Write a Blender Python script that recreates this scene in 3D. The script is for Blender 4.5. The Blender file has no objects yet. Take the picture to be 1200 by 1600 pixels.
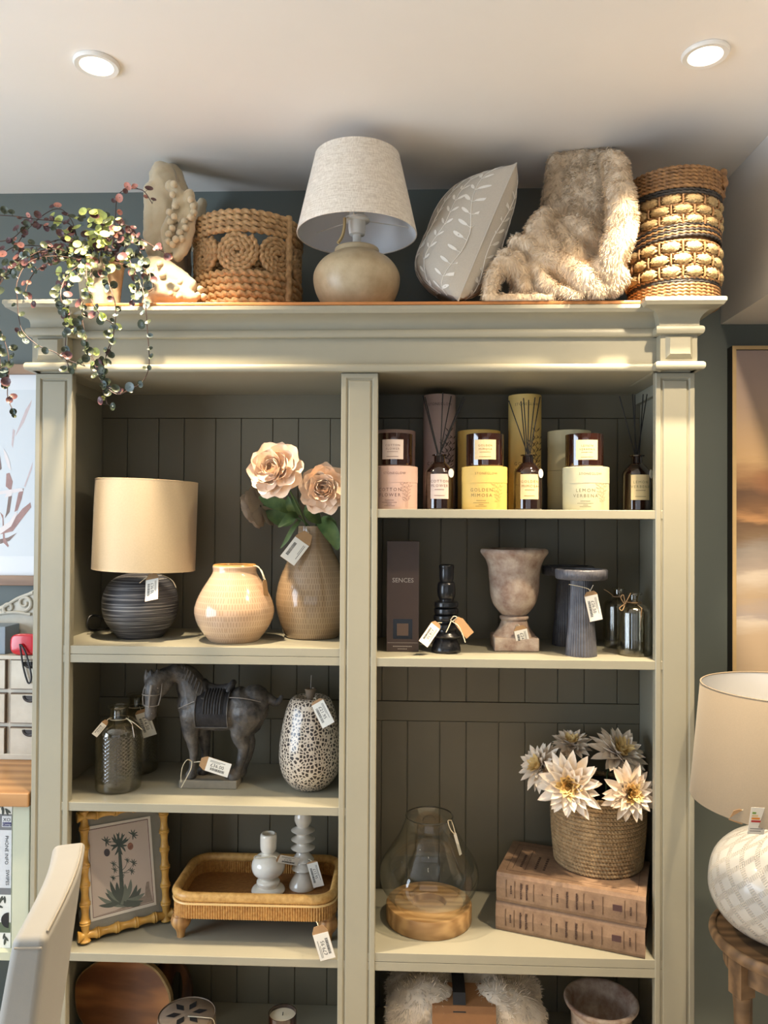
P_FRONT, P_SIDE, P_DOWN, P_BACK = 9, 88, 225, 84
import bpy, math, random
from mathutils import Vector, Matrix, Euler, noise
PI = math.pi
R = math.radians
COL = bpy.context.scene.collection
random.seed(7)
RND = random.Random(11)

# ------------------------------------------------------------------ camera
Z0 = 1.5                      # eye height
CAM = Vector((0, -1.9, Z0))
FPX = 1200.0                  # focal length in pixels of the 1200x1600 frame
YAW, PITCH, ROLL = R(2.108), R(.737), R(.330)
_f = Vector((-math.sin(YAW) * math.cos(PITCH), math.cos(YAW) * math.cos(PITCH), math.sin(PITCH)))
_r = Vector((math.cos(YAW), math.sin(YAW), 0))
_u = _r.cross(_f)
CR = math.cos(ROLL) * _r + math.sin(ROLL) * _u
CU = -math.sin(ROLL) * _r + math.cos(ROLL) * _u
CF = _f
cam_data = bpy.data.cameras.new('camera')
cam = bpy.data.objects.new('camera', cam_data)
COL.objects.link(cam)
cam_data.sensor_fit = 'VERTICAL'
cam_data.sensor_height = 32
cam_data.lens = 24
cam_data.clip_start = .02
M4 = Matrix(((CR.x, CU.x, -CF.x, CAM.x), (CR.y, CU.y, -CF.y, CAM.y), (CR.z, CU.z, -CF.z, CAM.z), (0, 0, 0, 1)))
cam.matrix_world = M4
bpy.context.scene.camera = cam


def ray(px, py):
    return CF + (px - 600) / FPX * CR + (800 - py) / FPX * CU


def at(px, py, Y):            # survey: a sighting carried to the upright plane Y
    d = ray(px, py)
    return CAM + d * ((Y - CAM.y) / d.y)


def gp(px, py, z):            # survey: a sighting carried to the level z
    d = ray(px, py)
    return CAM + d * ((z - CAM.z) / d.z)


def proj(P):
    d = Vector(P) - CAM
    w = d.dot(CF)
    return 600 + FPX * d.dot(CR) / w, 800 - FPX * d.dot(CU) / w


def sc(Y):
    return (Y - CAM.y) / FPX


def base(px, Y, z):           # point at depth Y, level z, seen in column px
    py = 800
    for _ in range(4):
        p = at(px, py, Y)
        py = proj((p.x, Y, z))[1]
    return Vector((at(px, py, Y).x, Y, z))


# ------------------------------------------------------------------ materials
def lin(c):
    r = []
    for v in c[:3]:
        v = v / 255
        r.append(v / 12.92 if v <= .04045 else ((v + .055) / 1.055) ** 2.4)
    return (*r, 1)


class N:                      # thin wrapper on a node tree
    def __init__(s, name):
        s.m = bpy.data.materials.new(name)
        s.m.use_nodes = True
        s.t = s.m.node_tree
        s.t.nodes.clear()
        s.out = s.n('ShaderNodeOutputMaterial')

    def n(s, typ, ins=None, **kw):
        x = s.t.nodes.new(typ)
        for k, v in kw.items():
            setattr(x, k, v)
        for k, v in (ins or {}).items():
            s.set(x, k, v)
        return x

    def set(s, x, k, v):
        if isinstance(v, bpy.types.NodeSocket):
            s.t.links.new(v, x.inputs[k])
        elif isinstance(v, bpy.types.Node):
            s.t.links.new(v.outputs[0], x.inputs[k])
        else:
            x.inputs[k].default_value = v

    def math(s, op, a, b=0.0, c=0.0, clamp=False):
        x = s.n('ShaderNodeMath', {0: a, 1: b, 2: c}, operation=op, use_clamp=clamp)
        return x.outputs[0]

    def mix(s, fac, a, b, blend='MIX'):
        x = s.n('ShaderNodeMix', data_type='RGBA', blend_type=blend)
        s.set(x, 0, fac)
        s.set(x, 6, a)
        s.set(x, 7, b)
        return x.outputs[2]

    def ramp(s, fac, stops, interp='LINEAR'):
        x = s.n('ShaderNodeValToRGB', {0: fac})
        cr = x.color_ramp
        cr.interpolation = interp
        while len(cr.elements) < len(stops):
            cr.elements.new(.5)
        for e, (p, c) in zip(cr.elements, stops):
            e.position = p
            e.color = c if len(c) == 4 else (*c, 1)
        return x.outputs[0]

    def co(s, which='Object', scale=None):
        x = s.n('ShaderNodeTexCoord').outputs[which]
        if scale is not None:
            v = scale if hasattr(scale, '__len__') else (scale,) * 3
            x = s.n('ShaderNodeMapping', {0: x, 3: v}).outputs[0]
        return x

    def noise(s, vec, scale, detail=3, rough=.5, out=0):
        x = s.n('ShaderNodeTexNoise', {'Vector': vec, 'Scale': scale, 'Detail': detail, 'Roughness': rough})
        return x.outputs[out]

    def bump(s, h, strength=.5, dist=.002):
        return s.n('ShaderNodeBump', {'Height': h, 'Strength': strength, 'Distance': dist}).outputs[0]

    def bsdf(s, col, rough=.5, normal=None, **kw):
        x = s.n('ShaderNodeBsdfPrincipled', {'Base Color': col, 'Roughness': rough})
        if normal is not None:
            s.set(x, 'Normal', normal)
        for k, v in kw.items():
            s.set(x, k.replace('_', ' '), v)
        return x.outputs[0]

    def done(s, shader):
        s.t.links.new(shader, s.out.inputs[0])
        return s.m


MATS = {}


def mat(name, col, rough=.55, var=.0, vs=20, bump=0, bs=200, bd=.001, col2=None, **kw):
    """plain painted / fabric / ceramic material with a little procedural variation"""
    if name in MATS:
        return MATS[name]
    k = N(name)
    c = lin(col)
    nm = None
    co = k.co()
    if var or col2:
        f = k.noise(co, vs, 4, .6)
        a = lin(col2) if col2 else (*[v * (1 - var) for v in c[:3]], 1)
        b = c if col2 else (*[min(1, v * (1 + var)) for v in c[:3]], 1)
        f = k.ramp(f, [(.3, (0, 0, 0)), (.7, (1, 1, 1))])
        c = k.mix(f, a, b)
    if bump:
        nm = k.bump(k.noise(co, bs, 3, .6), bump, bd)
    MATS[name] = k.done(k.bsdf(c, rough, nm, **kw))
    return MATS[name]


def emis(name, col, st):
    k = N(name)
    return k.done(k.n('ShaderNodeEmission', {0: (*col, 1), 1: st}).outputs[0])


def wood(name, c1, c2, axis=0, scale=14, rough=.45, stretch=.12):
    if name in MATS:
        return MATS[name]
    k = N(name)
    s = [1, 1, 1]
    s[axis] = stretch
    co = k.co('Object', s)
    f = k.noise(co, scale, 6, .65)
    g = k.n('ShaderNodeTexWave', {'Vector': co, 'Scale': scale * .8, 'Distortion': 9.0, 'Detail': 3.0, 'Detail Scale': 1.2}, wave_type='BANDS', bands_direction='XYZ'[(axis + 1) % 3]).outputs[1]
    h = k.math('ADD', k.math('MULTIPLY', f, .6), k.math('MULTIPLY', g, .4))
    c = k.ramp(h, [(.25, lin(c1)), (.75, lin(c2))])
    MATS[name] = k.done(k.bsdf(c, rough, k.bump(h, .25, .001)))
    return MATS[name]


def thin_glass(name, tint, refl=.06, rough=.02):
    if name in MATS:
        return MATS[name]
    k = N(name)
    lw = k.n('ShaderNodeLayerWeight', {0: .28})
    fac = k.math('ADD', k.math('MULTIPLY', lw.outputs[1], .55), refl, clamp=True)
    tr = k.n('ShaderNodeBsdfTransparent', {0: (*tint, 1)})
    gl = k.n('ShaderNodeBsdfGlossy', {0: (.9, .92, .92, 1), 'Roughness': rough})
    mx = k.n('ShaderNodeMixShader', {0: fac, 1: tr.outputs[0], 2: gl.outputs[0]})
    MATS[name] = k.done(mx.outputs[0])
    return MATS[name]


# ------------------------------------------------------------------ mesh building
class M:
    def __init__(s):
        s.v, s.f, s.m = [], [], []

    def add(s, v, f, mi=0):
        o = len(s.v)
        s.v += [tuple(p) for p in v]
        s.f += [tuple(i + o for i in q) for q in f]
        s.m += [mi] * len(f)
        return s

    def merge(s, other, mat4=None, mi=None):
        o = len(s.v)
        s.v += [tuple(mat4 @ Vector(p)) if mat4 else p for p in other.v]
        s.f += [tuple(i + o for i in q) for q in other.f]
        s.m += other.m if mi is None else [mi] * len(other.f)
        return s

    def box(s, x0, x1, y0, y1, z0, z1, mi=0):
        v = [(x, y, z) for z in (z0, z1) for y in (y0, y1) for x in (x0, x1)]
        return s.add(v, [(0, 2, 3, 1), (4, 5, 7, 6), (0, 1, 5, 4), (2, 6, 7, 3), (0, 4, 6, 2), (1, 3, 7, 5)], mi)

    def grid(s, fn, nu, nv, mi=0, cu=False, cv=False, flip=False):
        """fn(u,v) with u,v in 0..1"""
        v = []
        for j in range(nv):
            for i in range(nu):
                v.append(fn(i / (nu if cu else nu - 1), j / (nv if cv else nv - 1)))
        f = []
        for j in range(nv if cv else nv - 1):
            for i in range(nu if cu else nu - 1):
                a, b = j * nu + i, j * nu + (i + 1) % nu
                c, d = ((j + 1) % nv) * nu + (i + 1) % nu, ((j + 1) % nv) * nu + i
                f.append((a, d, c, b) if flip else (a, b, c, d))
        return s.add(v, f, mi)

    def lathe(s, prof, n=48, mi=0, mod=None, cap0=True, cap1=True):
        """prof: (r, z) going up along the outside"""
        k = len(prof)
        v, f = [], []
        for j, (r, z) in enumerate(prof):
            for i in range(n):
                a = 2 * PI * i / n
                q = r * (mod(a, j / max(1, k - 1), z) if mod else 1)
                v.append((q * math.cos(a), q * math.sin(a), z))
        for j in range(k - 1):
            for i in range(n):
                f.append((j * n + i, j * n + (i + 1) % n, (j + 1) * n + (i + 1) % n, (j + 1) * n + i))
        if cap0:
            f.append(tuple(reversed(range(n))))
        if cap1:
            f.append(tuple((k - 1) * n + i for i in range(n)))
        return s.add(v, f, mi)

    def tube(s, path, r, n=8, mi=0, closed=False, cap=True, sec=None):
        """sweep along path; r number or list; sec(phi, i) multiplies the radius"""
        P = [Vector(p) for p in path]
        k = len(P)
        if k < 2:
            return s
        T = []
        for i in range(k):
            a = P[(i - 1) % k] if (closed or i > 0) else P[i]
            b = P[(i + 1) % k] if (closed or i < k - 1) else P[i]
            t = (b - a)
            T.append(t.normalized() if t.length > 1e-9 else Vector((0, 0, 1)))
        up = Vector((0, 0, 1))
        if abs(T[0].dot(up)) > .9:
            up = Vector((1, 0, 0))
        nrm = (up - T[0] * up.dot(T[0])).normalized()
        v, f = [], []
        for i in range(k):
            nrm = nrm - T[i] * nrm.dot(T[i])
            nrm.normalize()
            bi = T[i].cross(nrm)
            rr = r[i] if hasattr(r, '__len__') else r
            for j in range(n):
                a = 2 * PI * j / n
                q = rr * (sec(a, i) if sec else 1)
                v.append(P[i] + nrm * math.cos(a) * q + bi * math.sin(a) * q)
        for i in range(k if closed else k - 1):
            for j in range(n):
                a, b = i * n + j, i * n + (j + 1) % n
                i2 = (i + 1) % k
                f.append((a, b, i2 * n + (j + 1) % n, i2 * n + j))
        if cap and not closed:
            f.append(tuple(reversed(range(n))))
            f.append(tuple((k - 1) * n + j for j in range(n)))
        return s.add(v, f, mi)

    def rope(s, path, r, pitch=None, n=8, mi=0, closed=False, step=None, depth=.22, strands=2):
        """a twisted two-strand rope along a path"""
        pitch = pitch or r * 6
        pts, acc = resample(path, step or pitch / 8, closed)
        def sec(a, i):
            return 1 - depth + depth * abs(math.cos(strands / 2 * (a - 2 * PI * acc[i] / pitch))) * 1.3
        return s.tube(pts, r, n, mi, closed, True, sec)

    def ell(s, c, r, nu=16, nv=10, mi=0, mat4=None):
        r = r if hasattr(r, '__len__') else (r,) * 3
        c = Vector(c)
        v, f = [], []
        for j in range(1, nv):
            b = PI * j / nv
            for i in range(nu):
                a = 2 * PI * i / nu
                p = Vector((r[0] * math.sin(b) * math.cos(a), r[1] * math.sin(b) * math.sin(a), -r[2] * math.cos(b)))
                v.append((mat4 @ p if mat4 else p) + c)
        for j in range(nv - 2):
            for i in range(nu):
                f.append((j * nu + i, j * nu + (i + 1) % nu, (j + 1) * nu + (i + 1) % nu, (j + 1) * nu + i))
        p0 = Vector((0, 0, -r[2]))
        p1 = Vector((0, 0, r[2]))
        v.append((mat4 @ p0 if mat4 else p0) + c)
        v.append((mat4 @ p1 if mat4 else p1) + c)
        a, b = len(v) - 2, len(v) - 1
        for i in range(nu):
            f.append((a, (i + 1) % nu, i))
            f.append((b, (nv - 2) * nu + i, (nv - 2) * nu + (i + 1) % nu))
        return s.add(v, f, mi)

    def prism(s, pts, y0, y1, mi=0):
        """pts in XZ counter-clockwise seen from -Y, extruded along Y"""
        n = len(pts)
        v = [(x, y0, z) for x, z in pts] + [(x, y1, z) for x, z in pts]
        f = [tuple(range(n)), tuple(reversed(range(n, 2 * n)))]
        f += [(i, n + i, n + (i + 1) % n, (i + 1) % n) for i in range(n)]
        return s.add(v, f, mi)

    def fan(s, pts, mi=0):
        return s.add(pts, [tuple(range(len(pts)))], mi)

    def xform(s, mat4):
        s.v = [tuple(mat4 @ Vector(p)) for p in s.v]
        return s


def resample(path, step, closed=False):
    P = [Vector(p) for p in path]
    if closed:
        P = P + [P[0]]
    out, acc, tot = [P[0].copy()], [0.0], 0.0
    L = sum((P[i + 1] - P[i]).length for i in range(len(P) - 1))
    n = max(2, int(round(L / step)))
    st = L / n
    nxt, k = st, 1
    for i in range(len(P) - 1):
        seg = (P[i + 1] - P[i]).length
        while tot + seg >= nxt - 1e-9 and k < n + (0 if closed else 1):
            t = (nxt - tot) / seg if seg > 1e-12 else 0
            out.append(P[i].lerp(P[i + 1], min(1, t)))
            acc.append(nxt)
            k += 1
            nxt += st
        tot += seg
    return out, acc


def spline(pts, n=8, closed=False):
    """Catmull-Rom through pts"""
    P = [Vector(p) for p in pts]
    k = len(P)
    out = []
    for i in range(k if closed else k - 1):
        if closed:
            p0, p1, p2, p3 = P[(i - 1) % k], P[i], P[(i + 1) % k], P[(i + 2) % k]
        else:
            p0, p1, p2, p3 = P[max(0, i - 1)], P[i], P[i + 1], P[min(k - 1, i + 2)]
        for j in range(n):
            t = j / n
            out.append(.5 * ((2 * p1) + (p2 - p0) * t + (2 * p0 - 5 * p1 + 4 * p2 - p3) * t * t + (3 * p1 - p0 - 3 * p2 + p3) * t ** 3))
    if not closed:
        out.append(P[-1])
    return out


def prof_spline(prof, n=5):
    return [(max(0.0, p.x), p.y) for p in spline([(r, z, 0) for r, z in prof], n)]


def build(name, m, mats, parent=None, loc=None, rot=None, smooth=True, angle=40, bevel=0):
    me = bpy.data.meshes.new(name)
    me.from_pydata(m.v, [], m.f)
    mats = mats if isinstance(mats, (list, tuple)) else [mats]
    for x in mats:
        me.materials.append(x)
    if len(mats) > 1:
        me.polygons.foreach_set('material_index', m.m)
    if smooth:
        me.polygons.foreach_set('use_smooth', [True] * len(m.f))
        me.set_sharp_from_angle(angle=R(angle))
    me.update()
    o = bpy.data.objects.new(name, me)
    COL.objects.link(o)
    if parent:
        o.parent = parent
    if loc is not None:
        o.location = loc
    if rot is not None:
        o.rotation_euler = rot
    if bevel:
        b = o.modifiers.new('bevel', 'BEVEL')
        b.width = bevel
        b.segments = 2
        b.limit_method = 'ANGLE'
    return o


def thing(name, label, cat, loc=(0, 0, 0), rotz=0, group=None):
    o = bpy.data.objects.new(name, None)
    COL.objects.link(o)
    o.empty_display_size = .05
    o.location = loc
    o.rotation_euler = (0, 0, rotz)
    return tag(o, label, cat, group)


def tag(o, label, cat, group=None):
    o['label'] = label
    o['category'] = cat
    if group:
        o['group'] = group
    return o


def struct(name, m, mt, label=None, **kw):
    o = build(name, m, mt, **kw)
    o['kind'] = 'structure'
    if label:
        o['label'] = label
    return o


_TXT = {}


def text(s, size=1.0, align='CENTER', spacing=1.0):
    """lettering as a flat mesh in XZ, facing -Y, centred"""
    k = (s, align, spacing)
    if k not in _TXT:
        cu = bpy.data.curves.new('lettering', 'FONT')
        cu.body = s
        cu.align_x = align
        cu.align_y = 'CENTER'
        cu.space_character = spacing
        cu.resolution_u = 2
        ob = bpy.data.objects.new('lettering', cu)
        COL.objects.link(ob)
        dg = bpy.context.evaluated_depsgraph_get()
        me = bpy.data.meshes.new_from_object(ob.evaluated_get(dg))
        _TXT[k] = ([tuple(v.co) for v in me.vertices], [tuple(p.vertices) for p in me.polygons])
        bpy.data.objects.remove(ob)
        bpy.data.curves.remove(cu)
        bpy.data.meshes.remove(me)
    v, f = _TXT[k]
    m = M()
    m.add([(x * size, 0, y * size) for x, y, z in v], f)
    return m


def wrap(m, rad, ang0=-PI / 2, off=.0003):
    """bend a flat XZ drawing round a cylinder of radius rad (x -> angle)"""
    out = []
    for x, y, z in m.v:
        a = ang0 + x / rad
        q = rad + off - y
        out.append((q * math.cos(a), q * math.sin(a), z))
    m.v = out
    return m


def T(x=0, y=0, z=0):
    return Matrix.Translation((x, y, z))


def RX(a):
    return Matrix.Rotation(a, 4, 'X')


def RY(a):
    return Matrix.Rotation(a, 4, 'Y')


def RZ(a):
    return Matrix.Rotation(a, 4, 'Z')
# ------------------------------------------------------------------ room
WALL_Y = .42
CEIL = at(460, 298, WALL_Y).z
BX = at(1126, 400, WALL_Y).x            # left face of the boxed-in beam
BZ = at(1125, 507, WALL_Y).z            # its underside
XL, XR, YF = -2.6, 2.1, -4.6


def painted(name, col, rough=.6, var=.04):
    return mat(name, col, rough, var, 3, .06, 260, .0006)


wall_teal = painted('teal_wall_paint', (97, 105, 101), .55)
wall_pale = painted('pale_wall_paint', (196, 190, 180), .6)
ceil_mat = painted('ceiling_paint', (240, 235, 228), .7, .015)
floor_mat = wood('floor_boards', (182, 172, 158), (210, 200, 186), 1, 6, .4)
struct('wall_back', M().box(XL, XR, WALL_Y, WALL_Y + .1, 0, CEIL + .1), wall_teal)
struct('ceiling', M().box(XL, XR, YF, WALL_Y + .1, CEIL, CEIL + .1), ceil_mat)
struct('floor', M().box(XL, XR, YF, WALL_Y + .1, -.1, 0), floor_mat)
struct('wall_right', M().box(XR, XR + .1, YF, WALL_Y + .1, -.1, CEIL + .1), wall_teal)
struct('trim_1', M().box(BX, XR - .001, YF + .01, WALL_Y - .0005, BZ, CEIL - .0005), painted('soffit_paint', (232, 226, 218), .6, .02), label='boxed-in beam under the ceiling at right')
# left wall with a side window, front wall with the shop window
def wall_hole(name, fixed, axis, a0, a1, h0, h1, w0, w1, mt):
    m = M()
    for (p, q, r0, r1) in ((a0, h0, 0, CEIL), (h1, a1, 0, CEIL), (h0, h1, 0, w0), (h0, h1, w1, CEIL)):
        if axis == 'x':
            m.box(p, q, fixed - .1, fixed, r0, r1)
        else:
            m.box(fixed - .1, fixed, p, q, r0, r1)
    return struct(name, m, mt)


wall_hole('wall_left', XL, 'y', YF, WALL_Y, -2.5, -.5, .5, 2.1, wall_teal)
wall_hole('wall_front', YF, 'x', XL, XR, -1.9, 1.6, .45, 2.15, wall_teal)
win_paint = painted('window_frame_paint', (225, 222, 214), .4)
pane = thin_glass('window_pane_glass', (.97, .98, .98))


def window(name, axis, fixed, h0, h1, w0, w1, bars):
    e = bpy.data.objects.new(name, None)
    COL.objects.link(e)
    e['kind'] = 'structure'
    m = M()
    t = .05
    def bx(a, b, c, d):
        if axis == 'x':
            m.box(a, b, fixed - .07, fixed - .02, c, d)
        else:
            m.box(fixed - .07, fixed - .02, a, b, c, d)
    bx(h0, h0 + t, w0, w1)
    bx(h1 - t, h1, w0, w1)
    bx(h0, h1, w0, w0 + t)
    bx(h0, h1, w1 - t, w1)
    for i in range(1, bars):
        c = h0 + (h1 - h0) * i / bars
        bx(c - .02, c + .02, w0, w1)
    build('window_frame', m, win_paint, e, smooth=False)
    g = M()
    if axis == 'x':
        g.box(h0, h1, fixed - .048, fixed - .044, w0, w1)
    else:
        g.box(fixed - .048, fixed - .044, h0, h1, w0, w1)
    build('window_pane', g, pane, e, smooth=False)


window('window_1', 'x', YF, -1.9, 1.6, .45, 2.15, 3)
window('window_2', 'y', XL, -2.5, -.5, .5, 2.1, 2)

# ------------------------------------------------------------------ light
sc_ = bpy.context.scene
sc_.view_settings.view_transform = 'Standard'
sc_.view_settings.look = 'None'
sc_.view_settings.gamma = 1
sc_.view_settings.use_curve_mapping = False
sc_.view_settings.exposure = -.16
w = bpy.data.worlds.new('daylight')
sc_.world = w
w.use_nodes = True
nt = w.node_tree
bg = nt.nodes['Background']
bg.inputs[0].default_value = (.62, .76, 1.0, 1)
bg.inputs[1].default_value = 1.0
cy = sc_.cycles
cy.use_denoising = True
cy.max_bounces = 8
cy.diffuse_bounces = 4
cy.glossy_bounces = 4
cy.transmission_bounces = 8
cy.transparent_max_bounces = 24
cy.sample_clamp_indirect = 4
cy.caustics_reflective = False
cy.caustics_refractive = False


def area(name, loc, rot, sx, sy, col, power):
    l = bpy.data.lights.new(name, 'AREA')
    l.shape = 'RECTANGLE'
    l.size, l.size_y = sx, sy
    l.color = col
    l.energy = power
    o = bpy.data.objects.new(name, l)
    COL.objects.link(o)
    o.location = loc
    o.rotation_euler = rot
    return o


# daylight entering through the two windows
area('shop_window_daylight', (-.15, YF + .03, 1.3), (R(90), 0, 0), 3.3, 1.6, (1.0, .93, .84), P_FRONT)
area('side_window_daylight', (XL + .03, -1.5, 1.3), (R(90), 0, R(-90)), 1.9, 1.5, (.74, .86, 1.0), P_SIDE)


def downlight(loc, label, power, group='recessed ceiling downlights', cone=R(96)):
    t = thing('ceiling_downlight', label, 'ceiling light', loc, 0, group)
    rim = M()
    rim.lathe([(.0335, .012), (.0335, -.002), (.036, -.007), (.046, -.008), (.049, -.004), (.049, .0)], 48, cap0=False, cap1=False)
    build('rim', rim, mat('white_light_rim', (236, 234, 228), .35), t)
    lens = M()
    lens.lathe([(.0001, -.0015), (.0325, -.0015), (.0325, .0)], 40, cap0=False, cap1=True)
    build('lens', lens, LENS, t)
    l = bpy.data.lights.new('downlight_beam', 'SPOT')
    l.energy = power
    l.color = (1.0, .80, .55) if cone > 1.5 else (1.0, .90, .78)
    l.spot_size = cone
    l.spot_blend = .9 if cone > 1.5 else .5
    l.shadow_soft_size = .028
    o = bpy.data.objects.new('downlight_beam', l)
    COL.objects.link(o)
    o.parent = t
    o.location = (0, 0, -.012)
    return t


LENS = emis('lit_lens', (1.0, .86, .60), 14)
_da, _db = gp(151, 99, CEIL), gp(1102, 83, CEIL)
for i, (x, y, lb) in enumerate([(_da.x, _da.y, 'lit round recessed ceiling light above the trailing plant'),
                                (_db.x, _db.y, 'lit round recessed ceiling light above the striped seagrass basket')]):
    downlight((x, y, CEIL - .0005), lb, P_DOWN)
downlight((_da.x - 1.27, _da.y, CEIL - .0005), 'lit recessed ceiling light over the desk', P_DOWN * .5)
downlight((.80, -.62, CEIL - .0005), 'added unseen ceiling light warming the right wall', P_DOWN * .55, cone=R(150))  # added lamp out of view, placed to warm the right wall
for x in (-1.5, -.1, 1.3):
    for y in (-1.9, -3.0, -4.1):
        downlight((x, y, CEIL - .0005), 'lit recessed ceiling light further back in the shop', P_BACK, 'ceiling lights behind the viewer', R(70))

# ------------------------------------------------------------------ bookcase
XA, XB = -.9515, .689              # outer edges of the corner pilasters
PW = .0945
XC0, XC1 = -.178, -.0865           # middle pilaster
DEP = .335                         # face of the back boards
ZS = {'A': Z0 - .315, 'B': Z0 - .7067, 'C': Z0 - 1.081, 'D': Z0 - 1.40,
      'R1': Z0 + .032, 'R2': Z0 - .336, 'R3': Z0 - 1.061, 'R4': Z0 - 1.40}
TOP = Z0 + .536                    # level of the wooden top
PIL_T = at(560, 583, 0).z          # top of pilasters
paint = mat('sage_paint', (153, 149, 131), .42, .03, 5, .05, 300, .0005)
inner = mat('shaded_sage_paint', (114, 108, 90), .5, .05, 5, .05, 300, .0005)  # same sage paint darkened; the interior shade is put into this colour
book = thing('bookcase', 'tall sage green painted bookcase with two bays of shelves', 'bookcase', (0, 0, 0))
SX0, SX1 = -.918, .655             # inner faces of the sides
# sides and middle divider
build('side_panel', M().box(SX0 - .024, SX0, .022, DEP + .012, 0, PIL_T + .14), paint, book, smooth=False)
build('side_panel', M().box(SX1, SX1 + .024, .022, DEP + .012, 0, PIL_T + .14), paint, book, smooth=False)
build('divider_panel', M().box(-.146, -.118, .022, DEP - .001, .04, PIL_T + .03), paint, book, smooth=False)


def pilaster(x0, x1, z1):
    m = M()
    w, t = x1 - x0, .022
    e = .0115                       # width of the outer flat
    b = .006
    def ring(ins, y):
        return [(x0 + ins, y, 0), (x1 - ins, y, 0), (x1 - ins, y, z1 - ins), (x0 + ins, y, z1 - ins)]
    rings = [ring(0, t), ring(0, .0015), ring(.0015, 0), ring(e, 0), ring(e + .0035, .0045), ring(e + .0055, .0045), ring(e + .008, .001), ring(e + .009, .0006)]
    v = [p for r_ in rings for p in r_]
    f = []
    for k in range(len(rings) - 1):
        for i in range(4):
            a, b_ = k * 4 + i, k * 4 + (i + 1) % 4
            f.append((a, b_, b_ + 4, a + 4))
    f.append(tuple((len(rings) - 1) * 4 + i for i in range(4)))
    m.add(v, f)
    build('pilaster', m, paint, book, smooth=False)


pilaster(XA, XA + PW, PIL_T)
pilaster(XC0, XC1, PIL_T)
pilaster(XB - PW, XB, PIL_T)

# back boards: rails with tongue-and-groove planks between
def z_at(px, py, Y=DEP):
    return at(px, py, Y).z


def back_bay(x0, x1, rails, first, nb):
    m = M()
    rails = sorted(rails)
    for (a, b) in rails:
        m.box(x0, x1, DEP, DEP + .012, a, b)
    spans = [(.03, rails[0][0])] + [(rails[i][1], rails[i + 1][0]) for i in range(len(rails) - 1)]
    edges = [x0]
    x, k = first, 0
    while x < x1 - .01:
        if x > x0 + .012:
            edges.append(x)
        x += (.0757, .0937)[(k + nb) % 2]
        k += 1
    edges.append(x1)
    for (a, b) in spans:
        for i in range(len(edges) - 1):
            m.box(edges[i] + .0012, edges[i + 1] - .0012, DEP + .002, DEP + .012, a + .0015, b - .0015)
        m.box(x0, x1, DEP + .0075, DEP + .0118, a, b)
    return build('back_panel', m, inner, book, smooth=False, bevel=.0012)


zt = PIL_T + .03
midr = (z_at(780, 1128), z_at(780, 1098))
back_bay(-.118, SX1, [(z_at(760, 653), zt + .05), midr], at(636, 1250, DEP).x - .0757 - .0937, 1)
back_bay(SX0, -.146, [(z_at(330, 653), zt + .05), midr], at(208, 700, DEP).x - .0937, 0)
# shelves
def shelf(x0, x1, z, th, double=False):
    m = M()
    if double:
        h = th / 2
        m.box(x0, x1, .003, DEP - .001, z - h + .0006, z)
        m.box(x0, x1, .003, DEP - .001, z - th, z - h - .0006)
        m.box(x0, x1, .006, DEP - .003, z - h - .0006, z - h + .0006)
    else:
        m.box(x0, x1, .003, DEP - .001, z - th, z)
    return build('shelf', m, paint, book, smooth=False, bevel=.0012)


LX0, LX1 = SX0 + .0005, -.1465
RX0, RX1 = -.1175, SX1 - .0005
shelf(LX0, LX1, ZS['A'], .042, True)
shelf(LX0, LX1, ZS['B'], .0215)
shelf(LX0, LX1, ZS['C'], .0205)
shelf(LX0, LX1, ZS['D'], .042, True)
shelf(RX0, RX1, ZS['R1'], .0215)
shelf(RX0, RX1, ZS['R2'], .022)
shelf(RX0, RX1, ZS['R3'], .0435, True)
shelf(RX0, RX1, ZS['R4'], .042, True)
build('plinth', M().box(XA + .002, XB - .002, .0225, .06, 0, .075), paint, book, smooth=False, bevel=.002)
# small side cleats under the top
for (a, b) in ((SX0 + .0006, SX0 + .014), (SX1 - .014, SX1 - .0006)):
    build('cleat', M().box(a, b, .03, DEP - .002, PIL_T - .028, PIL_T + .0015), paint, book, smooth=False)
build('inner_top', M().box(SX0, SX1, .02, DEP, PIL_T + .012, PIL_T + .03), inner, book, smooth=False)

# frieze, bead and crown
z_bead0, z_bead1 = PIL_T + .0015, PIL_T + .0205
z_cb0, z_cb1 = at(1064, 527, 0).z, at(1064, 514, 0).z       # bead under the crown
ZC = TOP - .009                                            # crown top, wooden top lies on it
CRP = .066                                                 # crown projection


def bead_prof(y, z0, z1, out):
    n = 6
    h = (z1 - z0) / 2
    return [(y, z0)] + [(y - out - h * .55 * math.cos(a), z0 + h + h * math.sin(a)) for a in [(-PI / 2 + PI * i / n) for i in range(n + 1)]] + [(y, z1)]


def crown_prof(y, z0, z1, out):
    pts = [(y, z0), (y - .004, z0), (y - .004, z0 + .006)]
    n = 9
    for i in range(n + 1):
        a = PI / 2 * i / n
        pts.append((y - .004 - (out - .006) * (1 - math.cos(a)), z0 + .008 + (z1 - z0 - .026) * math.sin(a)))
    pts += [(y - out, z1 - .014), (y - out - .003, z1 - .010), (y - out - .003, z1 - .002), (y - out, z1)]
    return pts


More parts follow.
